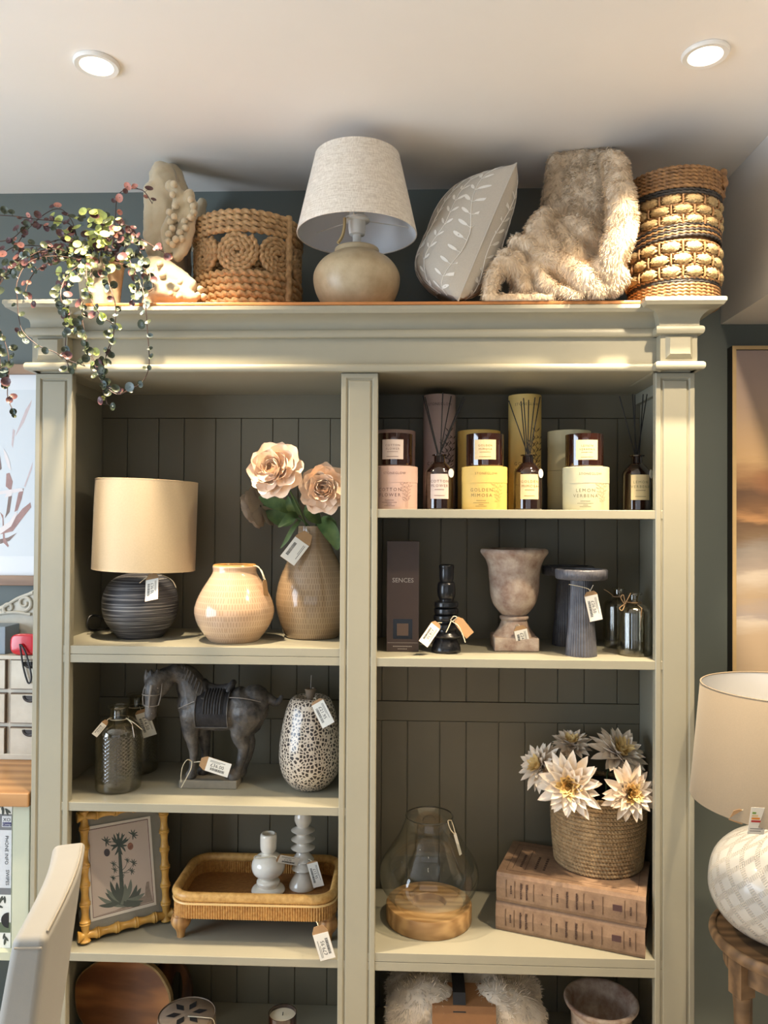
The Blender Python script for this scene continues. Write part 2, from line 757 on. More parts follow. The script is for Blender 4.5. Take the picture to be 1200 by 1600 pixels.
def run(m, prof, x0, x1, left_ret=None, right_ret=None, yb=DEP):
    """extrude a (y,z) profile from x0 to x1; mitred returns go back to yb"""
    n = len(prof)
    y0 = prof[0][0]
    sections = []
    if left_ret:
        sections.append([(x0 - (y0 - y), yb, z) for y, z in prof])
        sections.append([(x0 - (y0 - y), y, z) for y, z in prof])
    else:
        sections.append([(x0, y, z) for y, z in prof])
    if right_ret:
        sections.append([(x1 + (y0 - y), y, z) for y, z in prof])
        sections.append([(x1 + (y0 - y), yb, z) for y, z in prof])
    else:
        sections.append([(x1, y, z) for y, z in prof])
    v = [p for s_ in sections for p in s_]
    f = []
    for k in range(len(sections) - 1):
        for i in range(n - 1):
            f.append((k * n + i, (k + 1) * n + i, (k + 1) * n + i + 1, k * n + i + 1))
    f.append(tuple(range(n)))
    f.append(tuple(reversed(range((len(sections) - 1) * n, len(sections) * n))))
    m.add(v, f)


BY = -.026                            # face of the corner blocks
xl1, xr0 = XA + .094, XB - .094
BLX0, BLX1 = XA + .004, XA + .092      # left block
BRX0, BRX1 = XB - .092, XB - .004
fr = M().box(XA + .01, XB - .01, .004, DEP, PIL_T + .002, ZC - .001)
build('frieze', fr, paint, book, smooth=False)
cr = M()
run(cr, crown_prof(.004, z_cb1 + .001, ZC, CRP - .022), xl1 - .01, xr0 + .01)
run(cr, bead_prof(.004, z_cb0, z_cb1, .008), xl1 - .01, xr0 + .01)
run(cr, bead_prof(.004, z_bead0, z_bead1, .014), xl1 - .01, xr0 + .01)
build('crown_moulding', cr, paint, book, angle=30)
for (a, b, l_, r_) in ((BLX0, BLX1, True, True), (BRX0, BRX1, True, True)):
    m = M()
    m.box(a, b, BY, DEP - .01, PIL_T + .006, ZC - .002)
    run(m, crown_prof(BY, z_cb1 + .001, TOP - .0008, CRP - .018), a, b, l_, r_, .2)
    run(m, bead_prof(BY, z_cb0, z_cb1, .008), a, b, l_, r_, .2)
    run(m, bead_prof(BY, z_bead0, z_bead1, .010), a, b, l_, r_, .2)
    # raised square panel
    i0, i1 = .012, .02
    zz0, zz1 = z_bead1 + .004, z_cb0 - .004
    q = [(a + i0, BY - .0002, zz0 + .004), (b - i0, BY - .0002, zz0 + .004), (b - i0, BY - .0002, zz1), (a + i0, BY - .0002, zz1),
         (a + i1, BY - .011, zz0 + .014), (b - i1, BY - .011, zz0 + .014), (b - i1, BY - .011, zz1 - .006), (a + i1, BY - .011, zz1 - .006)]
    m.add(q, [(0, 1, 5, 4), (1, 2, 6, 5), (2, 3, 7, 6), (3, 0, 4, 7), (4, 5, 6, 7)])
    build('corner_block', m, paint, book, angle=30)
topw = wood('oak_top', (176, 112, 58), (222, 160, 96), 0, 10, .4)
build('top_board', M().box(BLX1 + .05, BRX0 - .05, -CRP + .026, .385, ZC + .0005, TOP), topw, book, smooth=False, bevel=.002)
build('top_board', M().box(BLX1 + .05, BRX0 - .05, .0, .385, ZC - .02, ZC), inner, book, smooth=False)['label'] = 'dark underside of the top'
for (a, b) in ((BLX0 - .046, BLX1 + .046), (BRX0 - .046, BRX1 + .046)):
    build('top_board', M().box(a, b, BY - CRP + .021, .385, TOP - .004, TOP), paint, book, smooth=False, bevel=.002)['label'] = 'painted end of the top'
# ================================================================== shared small parts
white_paper = mat('white_sticker_paper', (236, 232, 220), .6)
kraft = mat('kraft_card', (168, 132, 92), .75, .08, 40)
ink = mat('black_ink', (24, 24, 26), .6)
ink_grey = mat('grey_ink', (120, 116, 110), .6)
twine = mat('cream_twine', (214, 200, 170), .8, .1, 200, .5, 600, .0006)
dark_twine = mat('brown_twine', (150, 120, 84), .8, .1, 200, .5, 600, .0006)


def tag_mesh(w, h, price, sideways=1, kraft_top=.22):
    """swing tag in XZ, hole end at the origin, hanging to -Z, facing -Y; sticker, price and bar code"""
    m = M()
    t = .0008
    k = h * kraft_top
    m.prism([(-w * .28, 0), (-w / 2, -k * .8), (-w / 2, -h), (w / 2, -h), (w / 2, -k * .8), (w * .28, 0)], 0, t, 1)
    m.prism([(-w / 2 * .98, -h * .995), (w / 2 * .98, -h * .995), (w / 2 * .98, -k), (-w / 2 * .98, -k)], -.0004, 0, 0)
    # price and bar code run along the tag
    s = M()
    L = h - k
    if price:
        s.merge(text(price, w * .34, 'CENTER', 1.05), T(-L * .05, -.0006, w * .02), 2)
    x = -L * .3
    r_ = random.Random(price)
    while x < L * .3:
        b = r_.choice((.0006, .001, .0014))
        s.box(x, x + b, -.0006, -.0004, -w * .34, -w * .16, 2)
        x += b + r_.choice((.0006, .001))
    s.box(-L * .40, L * .25, -.0006, -.0004, w * .30, w * .335, 3)
    s.box(-L * .40, L * .05, -.0006, -.0004, w * .22, w * .25, 3)
    if sideways:
        s.xform(RY(R(90) * sideways))
    s.xform(T(0, 0, -k - L / 2))
    m.merge(s)
    return m


TAGM = [white_paper, kraft, ink, ink_grey]


def price_tag(parent, P, w, h, price, rot=(0, 0, 0), sideways=1, strings=(), kt=.22, tm=None):
    """P: hole position in world terms; strings: lists of world points"""
    o = parent.matrix_world.translation if False else parent.location
    inv = RZ(-parent.rotation_euler.z) @ T(*(-Vector(parent.location)))
    loc = inv @ Vector(P)
    tg = build('price_tag', tag_mesh(w, h, price, sideways, kt), TAGM, parent, loc, (rot[0], rot[1], rot[2] - parent.rotation_euler.z), smooth=False)
    if strings:
        m = M()
        il = (T(*loc) @ Euler((rot[0], rot[1], rot[2] - parent.rotation_euler.z)).to_matrix().to_4x4()).inverted()
        for s_ in strings:
            pts = [il @ (inv @ Vector(p)) for p in s_]
            m.tube(spline(pts, 6), .0011, 6)
        build('string', m, tm or twine, tg)
    return tg


def ringpts(c, r, n=20, a0=0, a1=2 * PI, tilt=0):
    return [(c[0] + r * math.cos(a0 + (a1 - a0) * i / n), c[1] + r * math.sin(a0 + (a1 - a0) * i / n), c[2] + tilt * math.sin(i)) for i in range(n + 1)]


def capsules(chains, sub=6):
    """union soup: chains of (point, radius) smoothed into strings of balls"""
    m = M()
    for ch in chains:
        pts = spline([Vector(p) for p, r in ch], sub)
        rs = [v.x for v in spline([Vector((r, 0, 0)) for p, r in ch], sub)]
        m.tube(pts, [max(.003, q) for q in rs], 14)
        m.ell(pts[0], max(.003, rs[0]), 14, 8)
        m.ell(pts[-1], max(.003, rs[-1]), 14, 8)
    return m


def remeshed(m, voxel, smooth_it=4, disp=None):
    """voxel-merge the soup and return a clean M"""
    me = bpy.data.meshes.new('soup')
    me.from_pydata(m.v, [], m.f)
    ob = bpy.data.objects.new('soup', me)
    COL.objects.link(ob)
    a = ob.modifiers.new('r', 'REMESH')
    a.mode = 'VOXEL'
    a.voxel_size = voxel
    b = ob.modifiers.new('s', 'SMOOTH')
    b.iterations = smooth_it
    b.factor = .6
    dg = bpy.context.evaluated_depsgraph_get()
    e = bpy.data.meshes.new_from_object(ob.evaluated_get(dg))
    out = M()
    nor = [v.normal.copy() for v in e.vertices]
    vs = [v.co.copy() for v in e.vertices]
    if disp:
        vs = [v + n * disp(v) for v, n in zip(vs, nor)]
    out.add(vs, [tuple(p.vertices) for p in e.polygons])
    out.nor = nor
    bpy.data.objects.remove(ob)
    bpy.data.meshes.remove(me)
    bpy.data.meshes.remove(e)
    return out


def fuzz(base_m, count, ln, wd, gravity=.5, seed=1, swirl=.5):
    """short tapering hairs rooted on a mesh"""
    rr = random.Random(seed)
    tris = []
    areas = []
    tot = 0
    V = [Vector(p) for p in base_m.v]
    for f in base_m.f:
        for k in range(1, len(f) - 1):
            a, b, c = V[f[0]], V[f[k]], V[f[k + 1]]
            ar = (b - a).cross(c - a).length / 2
            tot += ar
            tris.append((a, b, c))
            areas.append(tot)
    import bisect
    v, fs = [], []
    for i in range(count):
        t = tris[min(len(tris) - 1, bisect.bisect(areas, rr.random() * tot))]
        x, y = rr.random(), rr.random()
        if x + y > 1:
            x, y = 1 - x, 1 - y
        p = t[0] + (t[1] - t[0]) * x + (t[2] - t[0]) * y
        n = (t[1] - t[0]).cross(t[2] - t[0])
        if n.length < 1e-12:
            continue
        n.normalize()
        q = p * 28
        sw = Vector((noise.noise(q), noise.noise(q + Vector((9, 0, 0))), noise.noise(q + Vector((0, 9, 0)))))
        d = n * .55 + Vector((0, 0, -gravity)) + sw * swirl + Vector((rr.uniform(-.2, .2), rr.uniform(-.2, .2), rr.uniform(-.2, .2)))
        dt = d - n * min(0, d.dot(n) - .15)
        dt.normalize()
        L = ln * rr.uniform(.6, 1.25)
        side = dt.cross(n)
        if side.length < 1e-6:
            continue
        side.normalize()
        o = len(v)
        mid = p + dt * L * .55
        v += [p - side * wd, p + side * wd, mid + side * wd * .8, p + dt * L + Vector((0, 0, -L * .15)), mid - side * wd * .8]
        fs.append((o, o + 1, o + 2, o + 3, o + 4))
    return M().add(v, fs)


# ================================================================== on top of the bookcase
def vec(p):
    return Vector(p)


# ---- trailing plant
pc = base(157, .05, TOP + .0008)
plant = thing('trailing_plant', 'trailing button-leaf plant in a small clay pot at the end of the bookcase top', 'plant', pc)
s5 = sc(.05)
ph = (TOP - at(157, 403, .0).z) * -1
pot = M().lathe([(.04, .0), (.046, .002), (.052, ph * .5), (.059, ph * .96), (.062, ph), (.058, ph), (.054, ph * .85), (.0005, ph * .8)], 28,
                mod=lambda a, t, z: 1 + .02 * math.cos(7 * a))
build('pot', pot, mat('weathered_clay', (186, 172, 142), .8, 0, 18, .5, 90, .002, col2=(132, 134, 126)), plant, angle=25)
leafm = [mat('leaf_lime', (188, 198, 112), .42, .18, 160, .3, 300, .001), mat('leaf_dark_green', (58, 66, 46), .4, .22, 160, .3, 300, .001),
         mat('leaf_burgundy', (84, 54, 56), .42, .2, 160), mat('leaf_pink', (188, 128, 114), .5, .15, 160), mat('leaf_blue_grey', (92, 106, 106), .42, .15, 160)]
stem_m = mat('plant_stem', (70, 50, 44), .6, .1, 100)
rp = random.Random(5)


def leaf_disc(m, P, nrm, r, mi, el=1.0):
    n = Vector(nrm).normalized()
    a = n.orthogonal().normalized()
    b = n.cross(a)
    P = Vector(P)
    k = 11
    v = [P - n * r * .25]
    for rad, hgt in ((.6, -.08), (1.0, .12)):
        for i in range(k):
            t = 2 * PI * i / k
            v.append(P + (a * math.cos(t) * el + b * math.sin(t)) * r * rad + n * r * hgt)
    f = [(0, 1 + i, 1 + (i + 1) % k) for i in range(k)] + [(1 + i, 1 + k + i, 1 + k + (i + 1) % k, 1 + (i + 1) % k) for i in range(k)]
    m.add(v, f, mi)


def vine(pts, pal, gap=.013, rl=(.006, .0115), rs=.0011, skip=.0):
    """pts (px,py,Y) -> stem part with its leaves as a sub-part"""
    P = [at(*p) - pc for p in pts]
    P = spline(P, 8)
    st = build('vine', M().tube(P, rs, 6), stem_m, plant)
    lf = M()
    rs_, _ = resample(P, gap)
    for i, p in enumerate(rs_):
        if i < 1 or rp.random() < skip:
            continue
        for k in range(rp.choice((1, 1, 1, 2))):
            d = Vector((rp.uniform(-1, 1), rp.uniform(-1, .4), rp.uniform(-1, .8))).normalized()
            r = rp.uniform(*rl)
            c = p + d * r * 1.3
            nr = Vector((rp.uniform(-.7, .7), -1, rp.uniform(-.5, .9)))
            leaf_disc(lf, c, nr, r, rp.choice(pal), rp.uniform(.8, 1.05))
            lf.tube([p, c], .0006, 4, 1)
    if lf.v:
        build('leaves', lf, leafm, st)


H = -.132
DK, MIX, RED, PNK = (1, 1, 1, 1, 4, 2, 1), (0, 1, 1, 0, 1, 2), (2, 2, 3, 2, 1, 2), (3, 3, 2)
for pts, pal, gap in [
    ([(140, 408, .0), (85, 400, -.06), (45, 410, -.1), (27, 440, H), (27, 470, H), (30, 500, H), (37, 520, H), (60, 540, H), (85, 550, H), (105, 562, H), (133, 572, H)], DK, .03),
    ([(140, 408, .0), (110, 425, -.06), (95, 455, H), (100, 490, H), (103, 520, H), (102, 555, H), (107, 572, H)], DK, .017),
    ([(145, 405, .0), (135, 425, -.1), (143, 470, H), (160, 495, H), (178, 510, H), (172, 545, H), (166, 556, H)], MIX, .016),
    ([(160, 405, .0), (165, 425, -.05), (174, 455, H), (180, 475, H), (180, 505, H), (175, 530, H), (167, 550, H), (160, 585, H)], DK, .018),
    ([(180, 410, .0), (205, 420, -.04), (222, 450, -.09), (227, 475, H), (230, 510, H), (233, 555, H), (232, 577, H), (222, 597, H), (200, 610, H), (182, 616, H), (160, 600, H)], DK, .028),
    ([(150, 405, .0), (118, 435, -.09), (100, 478, H), (110, 500, H), (135, 540, H), (150, 570, H), (158, 595, H), (163, 618, H), (168, 632, H)], MIX, .012),
    ([(150, 405, .0), (138, 440, -.1), (128, 490, H), (140, 550, H), (150, 575, H), (162, 600, H), (186, 612, H)], DK, .016),
    ([(130, 400, .0), (70, 390, -.08), (10, 430, -.12), (-12, 480, -.13), (2, 520, -.13), (12, 550, -.13), (14, 582, -.13), (12, 620, -.13), (24, 648, -.13)], DK, .016),
    ([(130, 400, .0), (60, 395, -.08), (-5, 440, -.12), (-16, 500, -.14), (-2, 540, -.14), (0, 575, -.14)], DK, .018),
    ([(120, 375, .02), (108, 350, .0), (60, 343, -.02), (25, 338, -.04), (-6, 336, -.05)], RED, .02),
    ([(125, 380, .02), (95, 362, .0), (50, 350, -.02), (20, 372, -.04), (-4, 378, -.05)], RED, .018),
    ([(125, 385, .02), (90, 375, .0), (45, 398, -.04), (15, 415, -.06), (-6, 440, -.06)], RED, .018),
    ([(125, 392, .02), (85, 395, -.02), (35, 415, -.05), (5, 432, -.07), (-6, 450, -.07)], RED, .016),
    ([(130, 395, .02), (70, 385, -.02), (25, 385, -.05), (0, 400, -.07)], RED, .018),
    ([(120, 370, .02), (112, 345, .01), (95, 327, .0), (72, 333, .0), (40, 362, .0), (20, 395, .0)], RED, .024),
    ([(120, 390, .02), (60, 420, -.05), (40, 455, -.08), (50, 468, -.1)], RED, .02),
    ([(175, 390, .02), (180, 345, .02), (183, 310, .02), (195, 297, .02), (222, 297, .01), (238, 318, .0)], PNK, .02),
    ([(175, 385, .02), (190, 350, .0), (215, 370, -.02), (240, 385, -.03), (262, 398, -.03)], RED, .02),
    ([(180, 395, .02), (205, 372, .0), (222, 400, -.03), (232, 420, -.04), (236, 440, -.05)], DK, .014),
    ([(180, 400, .02), (210, 395, .0), (228, 425, -.03), (240, 450, -.05), (215, 462, -.06)], DK, .014),
    ([(178, 405, .02), (198, 400, -.01), (210, 430, -.04), (212, 455, -.07), (205, 470, -.09)], MIX, .014),
    ([(170, 400, .02), (150, 372, .0), (175, 372, -.03), (190, 345, -.03)], (0, 0, 2), .014),
]:
    vine(pts, pal, gap)
# the dense crown over the pot
cm = M()
for i in range(125):
    px, py = rp.gauss(142, 33), rp.gauss(375, 26)
    if py > 432 or py < 328 or px < 60 or px > 225:
        continue
    Y = .05 + rp.uniform(-.1, .06)
    bright = rp.random() < .7 and abs(px - 135) < 55
    leaf_disc(cm, at(px, py, Y) - pc, (rp.uniform(-.6, .6), -1, rp.uniform(.0, 1.0)), rp.uniform(.007, .0135), 0 if bright else rp.choice((1, 2, 2, 4, 1)))
for i in range(40):
    px, py = rp.gauss(140, 30), rp.gauss(385, 18)
    cm.tube([Vector((0, 0, ph * .8)), (at(px, py, .03) - pc)], .001, 5, 2)
build('crown_leaves', cm, leafm, plant)
build('soil', M().lathe([(.0005, ph * .84), (.05, ph * .84)], 20, cap0=False, cap1=False), mat('dark_soil', (46, 38, 32), .9, .2, 100), plant)

# ---- cream pom-pom throw
tc = base(268, .17, TOP)
throw = thing('pom_pom_throw', 'folded cream throw edged with pom-poms beside the round-spiral rope basket', 'blanket', tc)
def pxc(chain, o):
    return [(at(x, y, Y) - o, r * sc(Y)) for x, y, r, Y in chain]
ch = [
    pxc([(255, 275, 22, .2), (258, 320, 30, .19), (262, 370, 32, .18), (262, 420, 28, .17), (262, 440, 24, .16)], tc),
    pxc([(270, 272, 16, .24), (280, 320, 20, .24), (280, 370, 20, .24), (278, 430, 20, .22)], tc),
    pxc([(240, 300, 16, .17), (240, 350, 16, .16), (243, 390, 17, .15)], tc),
    pxc([(266, 290, 9, .1), (278, 300, 9, .095), (276, 330, 9, .09), (260, 360, 9, .09), (262, 390, 8, .085)], tc),
    pxc([(296, 305, 10, .1), (290, 340, 9, .09), (283, 370, 9, .08), (280, 395, 8, .08)], tc),
    pxc([(301, 320, 9, .10), (297, 350, 9, .09), (289, 385, 9, .08), (278, 400, 9, .08)], tc),
    pxc([(236, 415, 15, .1), (250, 420, 18, .08), (272, 432, 18, .06), (298, 448, 12, .04)], tc),
    pxc([(236, 430, 12, .06), (244, 452, 16, .05), (270, 458, 16, .04), (300, 466, 10, .03)], tc),
    pxc([(236, 440, 13, .08), (235, 480, 13, .06)], tc), pxc([(270, 460, 18, .1), (270, 492, 16, .1), (300, 492, 12, .1)], tc),
    pxc([(316, 318, 8, .36), (308, 340, 14, .36), (302, 380, 14, .36)], tc),
]
fl = mat('cream_fleece', (200, 184, 152), .9, .05, 30, .6, 500, .001, Sheen_Weight=.4)
soup = capsules(ch, 5)
tm_ = remeshed(soup, .0055, 3, lambda v: .004 * noise.noise(v * 40) + .0015 * noise.noise(v * 140))
zf = -.0001
tm_.v = [(x, y, max(z, 0.0)) for x, y, z in tm_.v]
build('fleece', tm_, fl, throw)
for (x, y, Y) in [(272, 288, .07), (270, 304, .07), (298, 312, .075), (302, 322, .08), (274, 322, .07), (265, 332, .065), (272, 339, .06), (266, 347, .06), (269, 357, .06), (298, 340, .07), (288, 346, .065), (290, 356, .065),
                  (264, 366, .06), (281, 364, .06), (275, 374, .055), (284, 373, .06), (263, 377, .06), (270, 382, .06), (250, 413, .04), (254, 430, .035), (266, 446, .03), (268, 459, .02), (282, 441, .03), (294, 443, .035), (301, 450, .035), (313, 452, .04),
                  (276, 452, .02), (289, 457, .025), (309, 462, .035), (298, 463, .025), (281, 464, .02), (318, 464, .04), (238, 424, .05), (246, 440, .035), (303, 332, .085)]:
    p = at(x, y, Y) - tc
    r = rp.uniform(.0085, .0098)
    p.z = max(p.z, r)
    b = M().ell((0, 0, 0), r, 14, 9)
    b.v = [tuple(Vector(q) * (1 + .07 * noise.noise(Vector(q) * 300 + p * 50))) for q in b.v]
    build('pom_pom', b, fl, throw, p)

# ---- rope basket with spiral medallions
bc = base(387, .195, TOP + .004)
RB = 82 * sc(.175)
HB = at(385, 324, .175 - RB).z - TOP
jute = mat('water_hyacinth_rope', (188, 154, 108), .65, .16, 60, .6, 400, .001, col2=(128, 98, 62))
basket = thing('rope_basket', 'round rope basket with spiral medallions between lamp and pom-pom throw', 'basket', bc, R(6))


def coil_band(z0, z1, rows, rfn, rr=None, pitch=.042, dp=.42):
    m = M()
    h = (z1 - z0) / rows
    for i in range(rows):
        z = z0 + h * (i + .5)
        rad = rfn(z)
        m.rope(ringpts((0, 0, z), rad, 120)[:-1], rr or h * .6, pitch, 12, closed=True, step=.0035, depth=dp)
    return m


zb1, zb2 = HB * .41, HB * .78
rf = lambda z: RB * (.93 + .07 * min(1, z / (HB * .5)))
build('bottom_band', coil_band(.001, zb1, 6, rf), jute, basket)
build('top_band', coil_band(zb2, HB, 4, lambda z: RB * 1.0), jute, basket)
ns = 8
zc, rm = (zb1 + zb2) / 2, (zb2 - zb1) / 2 * 1.2
for i in range(ns):
    a0 = -PI / 2 + R(-6) + 2 * PI * i / ns
    pts = []
    turns, q = 4.2, 60
    for j in range(int(turns * 22)):
        t = j / (turns * 22)
        rr = rm * (.08 + .84 * t)
        th = turns * 2 * PI * t
        pts.append((rr * math.cos(th), 0, rr * math.sin(th)))
    m = M().rope(pts, rm / turns * .56, .03, 10, step=.003, depth=.4)
    wrap(m, RB * .985, a0, 0)
    m.xform(T(0, 0, zc))
    build('spiral_medallion', m, jute, basket)
for a in (R(-38), R(142)):
    build('upright_rib', M().rope([(RB * 1.03 * math.cos(a), RB * 1.03 * math.sin(a), z) for z in (.04, HB * .5, HB * .8, HB + .004)], .011, .06, 9), jute, basket)
build('basket_floor', M().lathe([(.0005, .001), (RB * .9, .001), (RB * .9, .008), (.0005, .008)], 40, cap0=False, cap1=False), jute, basket)

# ---- stone table lamp with linen shade
lc = base(557, .10, TOP)
s = sc(.10)
linen = N('linen_weave')
co = linen.co('Object', (1, 1, 1))
n1 = linen.noise(linen.co('Object', (40, 40, 500)), 1, 3)
n2 = linen.noise(linen.co('Object', (500, 500, 30)), 1, 3)
nn = linen.math('ADD', n1, n2)
linen = linen.done(linen.bsdf(linen.ramp(linen.math('MULTIPLY', nn, .5), [(.34, lin((204, 192, 174))), (.6, lin((244, 236, 222)))]), .8, linen.bump(nn, .4, .0006), Sheen_Weight=.2))
shade_in = mat('white_shade_lining', (224, 224, 224), .6)
stone = mat('cracked_stoneware', (190, 174, 142), .38, .07, 30, .25, 120, .0015, col2=(170, 152, 120))
brass = mat('brushed_steel', (190, 186, 178), .3, metal=0) if False else mat('brushed_steel', (190, 186, 178), .3, Metallic=1.0)
white_plastic = mat('white_plastic', (226, 222, 212), .35)
lamp = thing('table_lamp', 'stone based table lamp with tapered linen shade on the bookcase top', 'lamp', lc)
zn = at(557, 386, .1).z - TOP
prof = [(.052, 0), (.058, .003), (.088, .03), (.107, .065), (.1135, .1), (.108, .125), (.09, .15), (.062, .168), (.058, .172), (.058, .182), (.052, .186), (.03, .19), (.012, .191)]
k_ = zn / .191
build('base', M().lathe([(r, z * k_) for r, z in prof_spline(prof, 4)], 64), stone, lamp)
zs0, zs1 = .752 - .536 + (Z0 + .536 - TOP), at(557, 214, .1 - .11).z - TOP
r0, r1 = 93.5 * s, 66 * s
build('lamp_holder', M().lathe([(.011, zn), (.011, zn + .03), (.02, zn + .032), (.023, zn + .05), (.0225, zn + .066), (.033, zn + .068), (.033, zn + .074), (.02, zn + .075), (.02, zn + .09), (.001, zn + .091)], 32), white_plastic, lamp)
sh = M()
sh.lathe([(r0, zs0), (r0 + .0015, zs0 + .001), (r1 + .0015, zs1 - .001), (r1, zs1)], 72, 0, cap0=False, cap1=False)
sh.lathe([(r1 - .001, zs1), (r0 - .001, zs0)], 72, 1, cap0=False, cap1=False)
for (q, z) in ((r0, zs0), (r1, zs1)):
    sh.tube(ringpts((0, 0, z), q, 72)[:-1], .0018, 6, 0, closed=True)
shd = build('lamp_shade', sh, [linen, shade_in], lamp)
sp = M()
for i in range(3):
    a = i * 2 * PI / 3 + .4
    sp.tube([(.03 * math.cos(a), .03 * math.sin(a), zn + .072), ((r0 + (r1 - r0) * .2) * math.cos(a), (r0 + (r1 - r0) * .2) * math.sin(a), zs0 + (zs1 - zs0) * .2)], .0013, 6)
build('spider', sp, white_plastic, shd)
bl = M().tube(spline([(-.03, -.028, zn + .066), (-.031, -.03, zn + .04), (-.036, -.034, zn + .015), (-.046, -.04, zn - .004)], 5), .0042, 5)
build('ribbon_tag', bl, mat('kraft_ribbon', (186, 160, 112), .7), lamp)
cw = M().tube(spline([(-.08, .06, .02), (-.125, .03, .012), (-.15, .0, .006), (-.155, -.06, .004)], 8), .0028, 8)
build('power_cord', cw, white_plastic, lamp)

# ---- leaf embroidered cushion
cshc = base(715, .12, TOP)
cush = thing('cushion', 'pale grey cushion embroidered with white leaf sprigs on the bookcase top', 'cushion', cshc)
A_, B_, C_, D_ = [at(*q) - cshc for q in ((700, 478, .34), (716, 470, -.02), (807, 255, .06), (742, 290, .36))]   # BL, BR, TR, TL
CN = ((B_ - A_).cross(D_ - A_)).normalized()
if CN.x > 0:
    CN = -CN


def cpt(u, v, side):
    """u,v in -1..1"""
    a, b = (u + 1) / 2, (v + 1) / 2
    pinch = .10
    uu = u * (1 - pinch * (1 - v * v) * .55 * abs(u))
    vv = v * (1 - pinch * (1 - u * u) * .55 * abs(v))
    a, b = (uu + 1) / 2, (vv + 1) / 2
    p = A_ * (1 - a) * (1 - b) + B_ * a * (1 - b) + C_ * a * b + D_ * (1 - a) * b
    h = (max(0, 1 - abs(u) ** 2.6) * max(0, 1 - abs(v) ** 2.6)) ** .5
    sag = 1 + .3 * max(0, -v)
    w_ = .004 * noise.noise(Vector((u * 2.3, v * 2.3, side * 3))) + .010 * math.exp(-((u - .15 + .5 * v) / .09) ** 2) * max(0, -v + .3) * (-1 if side > 0 else 0)
    p = p + CN * side * (h * (.125 if side > 0 else .07) * sag + w_ * h)
    p.z = max(p.z, .0034)
    return p


m = M()
m.grid(lambda i, j: cpt(i * 2 - 1, j * 2 - 1, 1), 44, 44)
m.grid(lambda i, j: cpt(i * 2 - 1, j * 2 - 1, -1), 44, 44, flip=True)
cov = build('cover', m, mat('grey_linen_cotton', (186, 178, 164), .85, .05, 300, .4, 900, .0006, Sheen_Weight=.2), cush)
em = M()
re_ = random.Random(3)
for side in (1, -1):
    def csurf(u, v):
        u, v = max(-.97, min(.97, u)), max(-.97, min(.97, v))
        return cpt(u, v, side) + CN * side * .0012
    for k in range(7):
        u0 = -.95 + k * .30
        path = [(u0 + .10 * math.sin(t * 5 + k) + .06 * t, -1 + 2 * t) for t in [i / 22 for i in range(23)]]
        em.tube([csurf(u, v) for u, v in path], .0011, 5)
        for i in range(1, 22, 2):
            u, v = path[i]
            for sd in (-1, 1):
                L = re_.uniform(.12, .17)
                ang = R(50) * sd
                du, dv = math.sin(ang), math.cos(ang)
                lv = []
                for q in range(10):
                    t = 2 * PI * q / 10
                    x, y = math.cos(t) * L * .14, (math.sin(t) * .5 + .75) * L * .8
                    lv.append(csurf(u + du * y + dv * x, v + dv * y - du * x) + CN * side * .0006)
                em.fan(lv)
                em.tube([csurf(u, v), csurf(u + du * L * .35, v + dv * L * .35)], .0008, 4)
build('embroidery', em, mat('white_thread', (232, 228, 218), .7, .04, 400, .5, 900, .0006), cov)
build('piping', M().tube([cpt(u, v, 0) for u, v in [(-1 + 2 * i / 20, -1) for i in range(20)] + [(1, -1 + 2 * i / 20) for i in range(20)] + [(1 - 2 * i / 20, 1) for i in range(20)] + [(-1, 1 - 2 * i / 20) for i in range(20)]], .0022, 6, closed=True), mat('grey_linen_cotton', (186, 178, 164)), cov)

# ---- striped seagrass basket
gc = base(1051.5, .075, TOP + .004)
RG = 67 * sc(.075)
HG = at(1049, 259, .075 - RG).z - TOP - .004
sg_brown = mat('brown_seagrass', (152, 114, 72), .6, .18, 80, .6, 400, .001, col2=(90, 62, 36))
sg_black = mat('black_seagrass', (34, 31, 30), .6, .1, 80, .5, 400, .001)
sg_cream = mat('cream_rush', (182, 160, 116), .65, .12, 90, .9, 300, .003, col2=(140, 114, 74))
sea = thing('seagrass_basket', 'tall seagrass basket banded black and chunky cream on the bookcase top', 'basket', gc)
zz = [0, .13, .165, .44, .56, .79, .835, 1.0]
zz = [z * HG for z in zz]
for nm, i, rows, mt in (('woven_band', 0, 7, sg_brown), ('black_stripe', 1, 2, sg_black), ('black_stripe', 5, 2, sg_black), ('woven_band', 6, 8, sg_brown)):
    pass
build('bottom_band', coil_band(.002, zz[1], 5, lambda z: RG * .97, None, .03, .5), sg_brown, sea)
build('black_stripe', coil_band(zz[1], zz[2], 2, lambda z: RG * .98, None, .03, .5), sg_black, sea)


def chunky(z0, z1, rows):
    m = M()
    h = (z1 - z0) / rows
    for r_ in range(rows):
        z = z0 + h * (r_ + .5)
        nseg = 13
        for i in range(nseg):
            a = 2 * PI * (i + .5 * (r_ % 2)) / nseg
            rot = RZ(a + PI / 2)
            b = M().ell((0, 0, 0), (PI * RG / nseg * .86, .0105, h * .45), 20, 12)
            b.v = [tuple(Vector(p) * (1 + .13 * math.sin(p[0] * 520 + abs(p[2]) * 900) + .08 * noise.noise(Vector(p) * 260 + Vector((i, r_, 0))))) for p in b.v]
            m.merge(b, T(RG * math.cos(a) * .985, RG * math.sin(a) * .985, z) @ rot)
    return m


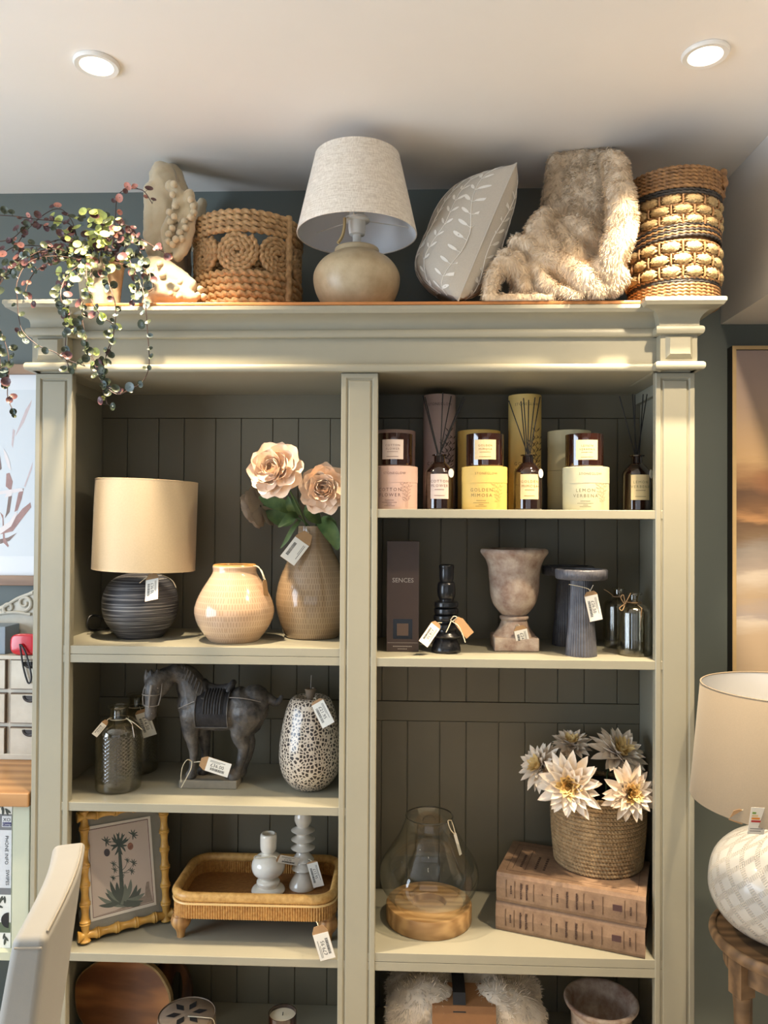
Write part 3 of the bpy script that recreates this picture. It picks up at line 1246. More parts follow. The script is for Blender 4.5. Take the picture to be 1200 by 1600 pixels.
def twists(z0, z1, rows):
    m = M()
    for r_ in range(rows + 1):
        m.rope(ringpts((0, 0, z0 + (z1 - z0) * r_ / rows), RG * .985, 80)[:-1], .0042, .024, 7, closed=True, step=.003, depth=.5)
        if r_ < rows:
            h = (z1 - z0) / rows
            for i in range(13):
                a = 2 * PI * (i + .5 + .5 * (r_ % 2)) / 13
                m.tube([(RG * q * math.cos(a), RG * q * math.sin(a), z0 + h * (r_ + t)) for t, q in ((.08, 1.02), (.5, 1.045), (.92, 1.02))], .0026, 6)
    return m


build('cream_band', chunky(zz[2], zz[3], 3), sg_cream, sea)
build('cream_band', chunky(zz[4], zz[5], 3), sg_cream, sea)
build('binding_rope', twists(zz[2], zz[3], 3), sg_brown, sea)
build('binding_rope', twists(zz[4], zz[5], 3), sg_brown, sea)
# slanting middle band, brown and black ropes alternating
for c_, off in ((sg_black, 0), (sg_brown, 1)):
    m = M()
    for k in range(3):
        pts = []
        for i in range(90):
            a = 2 * PI * i / 90
            z = zz[3] + (zz[4] - zz[3]) * (k * 2 + off + .5) / 6 + .012 * math.sin(a + 2.6)
            pts.append((RG * math.cos(a), RG * math.sin(a), z))
        m.rope(pts, (zz[4] - zz[3]) / 6 * .62, .03, 10, closed=True, step=.003, depth=.5)
    build('slanting_band' if off else 'black_stripe', m, c_, sea)
build('black_stripe', coil_band(zz[5], zz[6], 2, lambda z: RG * 1.01, None, .03, .5), sg_black, sea)
build('top_band', coil_band(zz[6], zz[7], 6, lambda z: RG * 1.03, None, .03, .5), sg_brown, sea)
build('liner', M().lathe([(.0005, .002), (RG * .93, .002), (RG * .93, HG * .97), (RG * .91, HG * .97), (RG * .9, .01), (.0005, .01)], 40, cap0=False, cap1=False), sg_brown, sea)
a = R(-18)
hp = [(RG * 1.03 * math.cos(a + t), RG * 1.03 * math.sin(a + t), HG + q) for t, q in ((-.3, -.035), (-.26, .0), (-.05, .012), (.16, .0), (.2, -.04))]
build('handle', M().rope([(x * (1.1 if i in (1, 2, 3) else 1.04), y * 1.04, z) for i, (x, y, z) in enumerate(spline(hp, 6))], .0085, .03, 9), sg_brown, sea)

# ---- faux fur throw
fc = base(890, .08, TOP)
furt = thing('fur_throw', 'beige faux fur throw tumbling beside the seagrass basket', 'blanket', fc)
ch = [
    # hanging panels
    pxc([(878, 262, 18, .22), (872, 300, 22, .2), (872, 345, 22, .18), (872, 390, 22, .16)], fc),
    pxc([(905, 256, 20, .2), (905, 300, 26, .17), (903, 345, 26, .15), (902, 385, 24, .12)], fc),
    pxc([(932, 252, 18, .19), (930, 300, 22, .14), (928, 350, 20, .12), (920, 392, 18, .09)], fc),
    pxc([(950, 252, 17, .18), (952, 300, 17, .15), (946, 350, 14, .13)], fc),
    pxc([(960, 256, 18, .05), (968, 300, 20, -.01), (970, 350, 22, -.035), (958, 400, 20, -.05), (950, 425, 18, -.045)], fc),
    
    pxc([(872, 256, 16, .2), (905, 251, 16, .2), (945, 250, 14, .16), (960, 256, 14, .06)], fc),
    # tumbled folds
    pxc([(852, 340, 16, .08), (840, 365, 20, .05), (852, 395, 24, .04), (890, 400, 20, .05)], fc),
    pxc([(862, 338, 13, .1), (875, 370, 15, .06), (893, 398, 15, .03)], fc),
    pxc([(808, 380, 13, .04), (825, 387, 18, .03), (855, 407, 20, .02), (885, 420, 22, .02), (915, 440, 20, -.03), (935, 452, 14, -.045)], fc),
    pxc([(890, 350, 14, .07), (915, 365, 18, .05), (930, 375, 14, .05)], fc),
    pxc([(902, 350, 10, .06), (902, 385, 12, .045), (910, 405, 12, .03)], fc),
    pxc([(925, 415, 12, .04), (945, 420, 18, -.04), (965, 432, 17, -.045), (956, 450, 12, -.045)], fc),
    pxc([(945, 400, 13, .06), (920, 400, 12, .05)], fc),
    pxc([(825, 398, 8, .03), (840, 425, 9, .0), (862, 450, 10, -.02), (898, 462, 9, -.035), (905, 464, 8, -.04)], fc),
    pxc([(790, 400, 12, .02), (805, 408, 15, .02), (815, 425, 12, .02)], fc),
    pxc([(780, 415, 12, .0), (768, 440, 12, -.01), (764, 462, 10, -.025)], fc),
    pxc([(785, 412, 14, .005), (808, 425, 16, .005), (818, 450, 10, .0)], fc),
    pxc([(760, 464, 8, -.035), (790, 468, 8, -.035), (840, 468, 9, -.03), (860, 468, 7, -.03)], fc),
    pxc([(812, 458, 14, .02), (850, 452, 20, .03), (890, 455, 18, .05), (915, 462, 14, .03)], fc),
    pxc([(880, 430, 24, .1), (910, 440, 20, .06), (880, 470, 22, .1)], fc),
]
soup = capsules(ch, 5)
fb = remeshed(soup, .006, 2, lambda v: .0035 * noise.noise(v * 45) + .002 * noise.noise(v * 120))
fb.v = [(x, y, max(z, .0006)) for x, y, z in fb.v]
furm = mat('beige_fur', (232, 214, 188), .85, .10, 35, 0, col2=(210, 188, 158), Sheen_Weight=.3)
fbo = build('throw_body', fb, furm, furt)
fz = fuzz(fb, 42000, .012, .00065, .55, 4, .7)
fz.v = [(x, y, max(z, .0003)) for x, y, z in fz.v]
pile = build('fur_pile', fz, furm, fbo, smooth=False)
pile['kind'] = 'stuff'
# ================================================================== left bay
def lathe_px(prof, cpx, zf, Y, n=56, steps=4, mod=None, caps=(True, True), inner_=None):
    """prof: (half width px, row) from the bottom up"""
    s = sc(Y)
    pts = []
    yb = proj(base(cpx, Y, zf))[1]
    ya, y0 = min(p[1] for p in prof), prof[0][1]
    for i, (hw, py) in enumerate(prof):
        z = at(cpx, ya + (py - ya) * (yb - ya) / (y0 - ya), Y).z - zf
        pts.append((hw * s, max(0, z)))
    pts[0] = (pts[0][0], 0.0)
    if steps > 1:
        pts = prof_spline(pts, steps)
    pts = [(r, max(0, z)) for r, z in pts]
    return M().lathe(pts, n, mod=mod, cap0=caps[0], cap1=caps[1]), pts


def stand(px, pyf, z, rpx=0):
    """centre of a round foot whose front touches the shelf at row pyf"""
    p = gp(px, pyf, z)
    r = rpx * sc(p.y)
    c = base(px, p.y + r, z)
    return c


def dash_glaze(name, c1, c2, w=.0066, h=.0150, rough=.16, strength=1.0):
    if name in MATS:
        return MATS[name]
    k = N(name)
    co = k.co()
    sx = k.n('ShaderNodeSeparateXYZ', {0: co})
    a = k.math('ARCTAN2', sx.outputs[0], sx.outputs[1])
    u = k.math('MULTIPLY', a, .09)
    v = k.n('ShaderNodeCombineXYZ', {0: u, 1: sx.outputs[2], 2: 0})
    row = k.math('DIVIDE', sx.outputs[2], h)
    fl_ = k.math('FLOOR', row)
    un_ = k.math('MULTIPLY', k.math('SUBTRACT', k.noise(co, 60, 2), .5), .5)
    fu = k.math('FRACT', k.math('ADD', k.math('ADD', k.math('DIVIDE', u, w), k.math('MULTIPLY', fl_, .5)), un_))
    fv = k.math('FRACT', row)
    line = k.ramp(k.math('ABSOLUTE', k.math('SUBTRACT', fu, .5)), [(.10, (1, 1, 1)), (.30, (0, 0, 0))])
    vert = k.ramp(k.math('ABSOLUTE', k.math('SUBTRACT', fv, .5)), [(.34, (1, 1, 1)), (.46, (0, 0, 0))])
    msk = k.math('MULTIPLY', line, vert)
    n = k.noise(co, 18, 4)
    c = k.mix(k.math('MULTIPLY', msk, .5), lin(c1), lin(c2))
    c = k.mix(k.math('MULTIPLY', n, .35), c, lin([x * .7 for x in c1]))
    MATS[name] = k.done(k.bsdf(c, rough, k.bump(msk, -strength, .0035), Coat_Weight=.3))
    return MATS[name]


zA, zB, zC_, zD = ZS['A'] + .0004, ZS['B'] + .0004, ZS['C'] + .0004, ZS['D'] + .0004

# ---- drum shade lamp
c = stand(219, 1000, zA, 36)
YL = c.y
s = sc(YL)
dl = thing('table_lamp', 'table lamp with beige drum shade and ribbed charcoal ball base', 'lamp', c)
k = N('ribbed_charcoal')
co = k.co('Object', (3, 3, 330))
n1 = k.noise(co, 1, 3, .7)
n2 = k.noise(k.co('Object', (8, 8, 900)), 1, 2, .6)
hh = k.math('ADD', k.math('MULTIPLY', n1, .7), k.math('MULTIPLY', n2, .3))
charcoal = k.done(k.bsdf(k.ramp(hh, [(.40, lin((38, 38, 42))), (.54, lin((74, 74, 78))), (.62, lin((172, 170, 166)))]), .42, k.bump(hh, .9, .003)))
bm_, _ = lathe_px([(34, 1000), (40, 992), (53, 972), (58, 948), (55, 925), (44, 907), (28, 898), (14, 895.5), (6, 895)], 219, zA, YL)
build('base', bm_, charcoal, dl)
z0 = at(219, 895, YL).z - zA
z1 = at(222, 889, YL).z - zA
z2 = at(225, 752, YL).z - zA
build('lamp_neck', M().lathe([(.011, z0 - .002), (.012, z0 + .004), (.007, z0 + .008), (.007, z1 + .03), (.017, z1 + .032), (.017, z1 + .08), (.001, z1 + .081)], 24), brass, dl)
beige_linen = mat('beige_linen', (186, 168, 138), .8, .05, 260, .3, 700, .0005, Sheen_Weight=.15)
r0, r1 = 78 * s, 77.5 * s
m = M()
m.lathe([(r0, z1), (r0 + .001, z1 + .001), (r1 + .001, z2 - .001), (r1, z2)], 72, 0, cap0=False, cap1=False)
m.lathe([(r1 - .0015, z2), (r0 - .0015, z1)], 72, 1, cap0=False, cap1=False)
for q, z in ((r0, z1), (r1, z2)):
    m.tube(ringpts((0, 0, z), q, 72)[:-1], .0016, 6, 0, closed=True)
shd = build('lamp_shade', m, [beige_linen, shade_in], dl, (.004, 0, 0), (0, R(1.6), 0))
m = M()
for i in range(3):
    a = i * 2 * PI / 3 + .3
    m.tube([(.016 * math.cos(a), .016 * math.sin(a), z1 + .06), (r0 * .99 * math.cos(a), r0 * .99 * math.sin(a), z1 + .03)], .0013, 6)
build('spider', m, brass, shd)
cdx = M().tube(spline([(-.05, .06, .012), (-.11, .07, .02), (-.13, .05, .045), (-.15, .03, .05), (-.155, .02, .025), (-.15, .05, .008), (-.12, .11, .008)], 8), .003, 8)
build('power_cord', cdx, mat('black_cord', (22, 22, 24), .5), dl)
P = at(238, 896, YL - .075)
price_tag(dl, P, 20 * s, 47 * s, '£36.00', (R(-34), R(-12), 0), 1,
          [[at(222, 893, YL - .02), at(232, 893, YL - .05), P + Vector((0, -.002, -.004))], [P, at(250, 897, YL - .06), at(268, 906, YL - .065), at(275, 918, YL - .065)], [P, at(228, 903, YL - .07), at(218, 911, YL - .075)]])

# ---- round vase
c = stand(366, 1006, zA, 38)
Yv = c.y
rv = thing('vase', 'round squat cream vase with dashed relief on the upper left shelf', 'vase', c)
cream_glaze = dash_glaze('cream_dashed_glaze', (212, 180, 148), (150, 112, 78))
vm, pts = lathe_px([(37, 1004), (39, 1003), (49, 990), (58, 974), (62, 957), (59, 941), (51, 923), (40, 905), (34, 894), (34.5, 885), (33, 883.5)], 366, zA, Yv)
build('body', vm.__class__().lathe(pts + [(pts[-1][0] - .005, pts[-1][1] - .002), (pts[-1][0] - .006, pts[-1][1] - .02), (pts[-1][0] + .0, pts[-1][1] - .04), (.02, .03)], 72, cap0=True, cap1=True), cream_glaze, rv)
s = sc(Yv)
rim = M().tube(ringpts((0, 0, pts[-1][1]), pts[-1][0] - .002, 56)[:-1], .0032, 8, closed=True)
build('rim', rim, mat('honey_glaze', (190, 142, 82), .2, .1, 40), rv)
P = at(402, 889, Yv - .015)
tgm = M().prism([(-.006, 0), (-.009, -.012), (-.009, -.055), (.009, -.055), (.009, -.012), (.006, 0)], 0, .0008)
tg = build('price_tag', tgm, kraft, rv, Vector(at(413, 906, Yv - .045)) - c, (R(10), R(-24), R(62)), smooth=False)
tg['label'] = 'plain kraft swing tag'
il = tg.matrix_basis.inverted()
m = M()
for pl in ([at(396, 884, Yv - .02), at(404, 886, Yv - .03), at(410, 897, Yv - .045), at(412, 905, Yv - .045)], [at(400, 884, Yv + .0), at(409, 892, Yv - .035), at(414, 906, Yv - .044)]):
    m.tube([il @ (Vector(q) - c) for q in spline(pl, 6)], .0012, 6)
build('string', m, twine, tg)

# ---- tall vase
c = stand(488, 1000, zA, 40)
Yt = c.y
tv = thing('vase', 'tall taupe vase with dashed relief holding the peonies', 'vase', c)
taupe_glaze = dash_glaze('taupe_dashed_glaze', (164, 140, 110), (104, 78, 54))
vm, pts = lathe_px([(40, 1000), (43, 997), (50, 980), (56, 955), (57, 935), (52, 908), (42, 882), (31, 858), (25, 840), (23.5, 826), (23, 822)], 488, zA, Yt)
build('body', M().lathe(pts + [(pts[-1][0] - .004, pts[-1][1] - .001), (pts[-1][0] - .005, pts[-1][1] - .05), (.03, .05)], 72), taupe_glaze, tv)
P = at(482, 833, Yt - .055)
price_tag(tv, P, 26 * sc(Yt), 55 * sc(Yt), '', (R(-22), R(35), 0), 1, [[at(478, 826, Yt - .036), at(481, 830, Yt - .045), P]], kt=.3)

# ---- peonies
petal_m = mat('peony_petal', (248, 226, 202), .6, 0, 40, .2, 120, .001, col2=(242, 206, 172), Sheen_Weight=.2, Subsurface_Weight=.0)
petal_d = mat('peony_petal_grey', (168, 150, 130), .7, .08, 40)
green_m = mat('peony_leaf', (92, 112, 58), .5, 0, 30, .3, 90, .001, col2=(58, 82, 44))
stemg = mat('green_stem', (74, 92, 50), .55, .1, 50)


def petal(m, frame, L, W, cup, curl, lift, rr, mi=0):
    """frame: 4x4, petal grows along local +Y, normal +Z"""
    nu, nv = 6, 6
    v, f = [], []
    for j in range(nv):
        t = j / (nv - 1)
        w_ = W * (math.sin(PI * min(1, .12 + t * .71)) ** .7) * (.55 + .6 * t) * (1 if t < .99 else .72)
        for i in range(nu):
            q = -1 + 2 * i / (nu - 1)
            edge = .04 * L * math.sin(q * 5 + rr) * t * t
            yy = L * t * (1 - .12 * q * q * t) + edge * .4
            zz = cup * (q * q) * w_ + lift * L * t * t + curl * L * max(0, t - .6) ** 2 * 4 + edge * .5
            v.append(frame @ Vector((q * w_ / 2, yy, zz)))
    for j in range(nv - 1):
        for i in range(nu - 1):
            a = j * nu + i
            f.append((a, a + 1, a + nu + 1, a + nu))
    m.add(v, f, mi)


def peony_head(rad, seed):
    r_ = random.Random(seed)
    m = M()
    rings = [(9, 1.0, .95, -4, .10, -.10), (10, .95, .9, 18, .25, .0), (9, .82, .8, 36, .4, .05), (9, .68, .62, 52, .5, .1), (8, .55, .5, 64, .55, .12), (7, .42, .42, 74, .6, .1), (5, .32, .34, 84, .6, .0)]
    for k, (n, L, W, el, cup, curl) in enumerate(rings):
        for i in range(n):
            a = 2 * PI * (i + .5 * (k % 2)) / n + r_.uniform(-.16, .16)
            e = R(el + r_.uniform(-8, 8))
            fr = RZ(a) @ T(0, rad * .06, -.10 * rad + rad * .02 * k) @ RX(e) @ RY(r_.uniform(-.22, .22))
            petal(m, fr, rad * L * r_.uniform(.92, 1.05), rad * W * r_.uniform(.9, 1.1), cup * .55, curl, .14, r_.uniform(0, 6))
    return m


def aim(d):
    d = Vector(d).normalized()
    return d.to_track_quat('Z', 'Y').to_matrix().to_4x4()


def leaf_blade(pts, W, fold=.25):
    """blade along pts with a folded mid-rib"""
    P = spline(pts, 5)
    m = M()
    v, f = [], []
    n = len(P)
    for i, p in enumerate(P):
        t = i / (n - 1)
        d = (P[min(n - 1, i + 1)] - P[max(0, i - 1)]).normalized()
        sd = d.cross(Vector((0, -1, .35))).normalized()
        nn = sd.cross(d)
        w_ = W * math.sin(PI * (t ** .75)) ** .8 + .0004
        v += [p - sd * w_ / 2 + nn * w_ * fold * .5, p, p + sd * w_ / 2 + nn * w_ * fold * .5]
    for i in range(n - 1):
        a = i * 3
        f += [(a, a + 1, a + 4, a + 3), (a + 1, a + 2, a + 5, a + 4)]
    return m.add(v, f)


neck = at(488, 830, Yt)
def peony(px, py, Y, rpx, d, label, mt, seed, leaves, foot):
    head = at(px, py, Y)
    ft = Vector((foot[0] + neck.x, neck.y + foot[1], neck.z - .07))
    t = thing('peony', label, 'flower', ft, 0, 'artificial peonies in the tall vase')
    r = rpx * sc(Y)
    d = Vector(d).normalized()
    bl = peony_head(r, seed)
    bl.xform(aim(d))
    build('bloom', bl, mt, t, head - ft, angle=70)
    bk = head - d * r * .25
    mid = Vector((foot[0] * 1.3 + neck.x, neck.y + foot[1] * 1.3, neck.z + .006))
    build('stem', M().tube([q - ft for q in spline([ft, mid, (mid + bk) / 2 + Vector((0, .0, .012)), bk], 8)], .0026, 7), stemg, t)
    for lp, W in leaves:
        build('leaf', leaf_blade([at(*q) - ft for q in lp], W * sc(Y)), green_m, t, angle=80)


peony(430, 735, .045, 45, (-.25, -1, .22), 'large cream peony facing front at left in the tall vase', petal_m, 3,
      [([(455, 800, Yt - .01), (440, 790, Yt - .02), (420, 785, Yt - .02), (404, 776, Yt - .02)], 22), ([(460, 806, Yt - .03), (452, 790, Yt - .05), (450, 775, Yt - .05)], 12),
       ([(466, 806, Yt - .03), (456, 806, Yt - .05), (446, 815, Yt - .06), (434, 824, Yt - .065)], 15), ([(470, 812, Yt - .04), (458, 826, Yt - .055), (447, 845, Yt - .06), (438, 857, Yt - .06)], 8), ([(468, 805, Yt - .02), (462, 790, Yt - .03), (456, 772, Yt - .03)], 12)], (-.010, -.008))
peony(506, 764, .08, 40, (.0, -1, .05), 'cream peony beside the middle upright in the tall vase', petal_m, 8,
      [([(492, 804, Yt - .06), (482, 799, Yt - .03), (486, 792, Yt - .04), (500, 796, Yt - .05)], 15), ([(502, 812, Yt - .05), (488, 806, Yt - .085), (474, 798, Yt - .09)], 24), ([(498, 812, Yt - .03), (512, 825, Yt - .06), (522, 842, Yt - .07), (528, 860, Yt - .07)], 26), ([(500, 812, Yt - .03), (516, 818, Yt - .05), (524, 832, Yt - .05)], 20)], (.008, -.006))
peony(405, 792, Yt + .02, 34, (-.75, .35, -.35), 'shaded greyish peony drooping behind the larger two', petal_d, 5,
      [([(462, 812, Yt + .01), (445, 812, Yt + .02), (428, 806, Yt + .02), (415, 798, Yt + .03)], 26)], (-.004, .010))

# ---- textured glass bottles
smoke = thin_glass('smoked_glass', (.86, .83, .75), .055, .04)


def bottle(cpx, pyf, zf, hw, top, name_label, group, ribs=None, sc_=1.0, tags=()):
    c = stand(cpx, pyf, zf, hw)
    Y = c.y
    t = thing('glass_bottle', name_label, 'bottle', c, 0, group)
    H = at(cpx, top, Y).z - zf
    r = hw * sc(Y)
    prof = [(r * .9, 0), (r * .98, .003), (r, .010), (r, H * .14)]
    prof += [(r, H * (.14 + .54 * i / 64)) for i in range(1, 65)]
    prof += [(r * .97, H * .72), (r * .84, H * .77), (r * .6, H * .81), (r * .42, H * .835), (r * .37, H * .86), (r * .37, H * .965), (r * .46, H * .97), (r * .48, H * .985), (r * .44, H)]
    def dim(a, tt, z):
        if ribs == 'dots' and H * .15 < z < H * .68:
            return 1 + .016 * math.cos(a * 28) * math.cos(z / H * 2 * PI * 22)
        if ribs == 'flutes' and z < H * .78:
            return 1 + .028 * abs(math.cos(a * 13)) - .02
        return 1
    m = M().lathe(prof, 168 if ribs == 'dots' else 104, mod=dim, cap0=True, cap1=False)
    inn = [(p[0] - .0025, max(.006, p[1])) for p in prof[1:-2]]
    m.lathe(list(reversed(inn)), 40, cap0=False, cap1=True)
    build('bottle_glass', m, smoke, t)
    return t, c, Y, H, r


t, c, Y, H, r = bottle(185, 1243, zB, 35, 1101, 'smoked dimpled glass bottle at the front of the shelf beside the horse', 'dimpled smoked bottles', 'dots')
nk = Vector((c.x, c.y, c.z + H * .84))
rg = ringpts(nk, r * .42, 18)
price_tag(t, at(167, 1126, Y - .045), .018, .046, '£14.50', (R(8), R(42), R(48)), 1, [rg, [at(175, 1122, Y - .03), at(170, 1123, Y - .04), at(167, 1126, Y - .045)]])
price_tag(t, at(206, 1131, Y - .05), .018, .034, '', (R(10), R(-34), R(-70)), 1, [[at(197, 1122, Y - .03), at(203, 1127, Y - .045), at(206, 1131, Y - .05)], [at(197, 1122, Y - .03), at(210, 1130, Y - .05), at(222, 1140, Y - .05)]])
t, c, Y, H, r = bottle(213, 1214, zB, 33, 1084, 'smoked dimpled glass bottle standing behind the front bottle', 'dimpled smoked bottles', 'dots')
price_tag(t, at(220, 1109, Y - .055), 22 * sc(Y), 44 * sc(Y), '£14.50', (R(6), R(-18), 0), 1, [ringpts((c.x, c.y, c.z + H * .84), r * .42, 18), [at(218, 1104, Y - .03), at(220, 1109, Y - .055)]], kt=.12)

# ---- horse figure
hb = gp(330, 1233, zB)
hc = base(331, hb.y + .036, zB)
horse = thing('horse_figurine', 'dark stoneware horse figurine with saddle on a plinth', 'figurine', hc)
s = sc(hc.y)
horse_m = mat('dark_stoneware', (104, 97, 88), .5, 0, 30, .7, 110, .002, col2=(36, 36, 39))
plinth_m = mat('dusty_stoneware', (122, 114, 98), .7, .12, 40, .4, 120, .001)
py0 = proj(hc)[1]


def hp_(px, py, y, r):
    return (Vector(((px - 331) * s, y, (py0 - py) * s)), r * s)


ch = [
    [hp_(398, 1092, 0, 24), hp_(388, 1099, 0, 31), hp_(368, 1106, 0, 31), hp_(345, 1109, 0, 32), hp_(318, 1105, 0, 33), hp_(304, 1098, 0, 29)],
    [hp_(306, 1096, 0, 27), hp_(298, 1074, 0, 24), hp_(288, 1056, -.006, 19), hp_(275, 1048, -.018, 14)],
    [hp_(314, 1092, 0, 18), hp_(304, 1066, 0, 13), hp_(292, 1050, -.002, 9)],
    [hp_(270, 1050, -.022, 13), hp_(252, 1058, -.046, 14), hp_(248, 1070, -.056, 13.5), hp_(246.5, 1084, -.060, 11), hp_(245.5, 1098, -.062, 9), hp_(245, 1109, -.062, 9)],
    [hp_(264, 1064, -.034, 11), hp_(254, 1080, -.048, 8.5)],
]
for sgn, dx in ((-1, 0), (1, 13)):
    y = .017 * sgn
    ch.append([hp_(302 + dx * .4, 1114, y, 20), hp_(300 + dx, 1138, y, 14), hp_(303 + dx, 1158, y, 9.5), hp_(305 + dx, 1174, y, 7), hp_(304 + dx, 1190, y, 6), hp_(303 + dx, 1201, y, 6.5), hp_(301 + dx, 1208, y, 9)])
    ch.append([hp_(388 + dx * .2, 1108, y, 28), hp_(382 + dx * .5, 1130, y, 20), hp_(377 + dx * .4, 1146, y, 14), hp_(383 + dx * .4, 1164, y, 9.5), hp_(380 + dx * .4, 1182, y, 7.5), hp_(374 + dx * .4, 1198, y, 7), hp_(369 + dx * .4, 1207, y, 10.5)])
ch.append([hp_(408, 1082, 0, 8), hp_(420, 1089, 0, 7.5), hp_(430, 1095, -.002, 6.5), hp_(437, 1092, -.002, 5), hp_(440, 1086, -.002, 3)])
for ex, ey in ((236, .004), (244, .0), (253, .004)):
    ch.append([hp_(ex + 1, 1060, -.052 + ey, 5.5), hp_(ex, 1050, -.056 + ey, 3.6), hp_(ex, 1042, -.056 + ey, 2.2)])
hb_ = remeshed(capsules(ch, 5), .0028, 3, lambda v: .0008 * noise.noise(v * 120))
build('horse_body', hb_, horse_m, horse, angle=70)
# muzzle, eyes, bridle, mane
m = M()
for dx in (-4, 4):
    m.ell(hp_(245 + dx, 1105, -.0735, 0)[0], .0022, 8, 6)
    m.ell(hp_(248 + dx * 2.2, 1067, -.0695, 0)[0], .0032, 8, 6)
for (y1_, rr) in ((1094, 11), (1077, 13.8)):
    m.tube([hp_(246 + rr * math.cos(a), y1_, -.0585 + rr * s * math.sin(a), 0)[0] for a in [2 * PI * i / 16 for i in range(16)]], .0017, 6, closed=True)
mat('worn_dark_leather', (58, 56, 56), .45, .15, 80)
for dx in (-1, 1):
    m.tube([hp_(246 + dx * 11.5, 1094, -.066, 0)[0], hp_(247 + dx * 13.4, 1084, -.066, 0)[0], hp_(248 + dx * 14, 1072, -.064, 0)[0], hp_(250 + dx * 12, 1060, -.06, 0)[0]], .0016, 6)
m.tube([hp_(245.6, 1096, -.0785, 0)[0], hp_(246.4, 1086, -.080, 0)[0], hp_(247.6, 1074, -.0805, 0)[0], hp_(249, 1062, -.076, 0)[0]], [.0018, .0022, .003, .004], 7)
build('bridle', m, mat('grey_harness', (128, 120, 110), .5, .15, 80), horse)
mp = M()
for k_ in range(9):
    t_ = k_ / 8
    x_, y_ = 276 + 36 * t_, 1038 + 32 * t_ * t_
    mp.tube([hp_(x_, y_ - 4, -.008, 0)[0], hp_(x_ + 7, y_ + 2, -.026, 0)[0], hp_(x_ + 4, y_ + 16, -.038, 0)[0]], [.003, .0035, .0012], 7)
build('mane', mp, horse_m, horse)


def saddle_arc(x0, x1, rad, a0, a1, nx, na, wob=0, zc=1108):
    def fn(i, j):
        x = x0 + (x1 - x0) * i
        a = a0 + (a1 - a0) * j
        rr = (rad + wob * math.sin(i * 14 * PI)) * s
        sag = 1.5 * s * math.sin(PI * i)
        p = hp_(x, zc, 0, 0)[0]
        return (p.x, -rr * math.sin(a), p.z + rr * math.cos(a) - sag * 0)
    m = M()
    m.grid(fn, nx, na)
    return m


sb = saddle_arc(312, 362, 34, R(-128), R(128), 12, 34)
sb.merge(saddle_arc(312, 362, 34, R(-128), R(128), 12, 34))
sad = build('saddle_cloth', sb, mat('etched_dark_stoneware', (66, 64, 66), .5, 0, 30, .9, 60, .003, col2=(36, 36, 38)), horse)
edge = M()
for x in (312, 362):
    edge.tube([hp_(x, 1108, 0, 0)[0] + Vector((0, -34.6 * s * math.sin(a), 34.6 * s * math.cos(a))) for a in [R(-128) + R(256) * i / 30 for i in range(31)]], .0016, 6)
for sg in (-1, 1):
    a = R(128) * sg
    edge.tube([hp_(312, 1108, 0, 0)[0] + Vector((0, -34.6 * s * math.sin(a), 34.6 * s * math.cos(a))), hp_(362, 1108, 0, 0)[0] + Vector((0, -34.6 * s * math.sin(a), 34.6 * s * math.cos(a)))], .0016, 6)
build('cloth_edge', edge, horse_m, sad)
st_ = saddle_arc(324, 354, 35.2, R(-88), R(88), 60, 24, 1.2)
build('saddle_flap', st_, mat('worn_dark_leather', (58, 56, 56)), horse)
sd = capsules([[hp_(322, 1076, -.02, 4), hp_(318, 1066, -.008, 5), hp_(318, 1066, .008, 5), hp_(322, 1076, .02, 4)], [hp_(358, 1077, -.02, 4), hp_(363, 1067, -.008, 5), hp_(363, 1067, .008, 5), hp_(358, 1077, .02, 4)], [hp_(322, 1074, 0, 9), hp_(340, 1078, 0, 9), hp_(358, 1075, 0, 9)]], 4)
build('saddle_seat', remeshed(sd, .0025, 2), mat('worn_dark_leather', (58, 56, 56)), horse)
hr = M()
hr.tube([hp_(362 + 50 * t_, 1084 - 4 * math.sin(PI * t_) + 6 * t_, -.040 - .014 * math.sin(PI * t_), 0)[0] for t_ in [i / 12 for i in range(13)]], .0012, 6)
hr.tube([hp_(312 - 28 * t_, 1088 + 14 * t_, -.058 * (1 - t_ * .35), 0)[0] for t_ in [i / 10 for i in range(11)]], .0013, 6)
build('harness', hr, mat('grey_harness', (128, 120, 110)), horse)
pl = M().box(-46 * s, 44 * s, -.036, .036, 0, 13 * s)
build('plinth', pl, plinth_m, horse, smooth=False, bevel=.002)
P = at(313, 1190, hc.y - .05)
price_tag(horse, P, 22 * s, 47 * s, '£36.00', (R(4), R(-72), 0), 1, [[at(303, 1191, hc.y - .03), P], [at(300, 1190, hc.y - .04), at(293, 1187, hc.y - .05), at(286, 1196, hc.y - .05), at(283, 1210, hc.y - .05), at(283, 1222, hc.y - .05)],
                                                                         [at(300, 1190, hc.y - .045), at(298, 1202, hc.y - .06), at(290, 1218, hc.y - .062), at(283, 1231, hc.y - .062)]])
# ---- coral textured pomegranate vase
c = stand(484, 1238, zB, 26)
Yp = c.y
pv = thing('coral_vase', 'rounded vase pitted like coral, cream with dark holes', 'vase', c)
k = N('coral_glaze')
co = k.co()
wv = k.n('ShaderNodeVectorMath', {0: co, 1: k.n('ShaderNodeVectorMath', {0: k.noise(co, 25, 2, out=1), 3: .012}, operation='SCALE').outputs[0]}, operation='ADD').outputs[0]
vo = k.n('ShaderNodeTexVoronoi', {'Vector': wv, 'Scale': 112.0, 'Randomness': .8}, feature='DISTANCE_TO_EDGE')
f = k.ramp(vo.outputs[0], [(.10, (0, 0, 0)), (.20, (1, 1, 1))])
coral = k.done(k.bsdf(k.mix(f, lin((206, 192, 172)), lin((44, 32, 26))), .3, k.bump(f, -.8, .003), Coat_Weight=.4))
lob = lambda a, t, z: 1 + .05 * math.cos(5 * a + .6) * max(0, t - .45) * 2 + .012 * math.sin(3 * a)
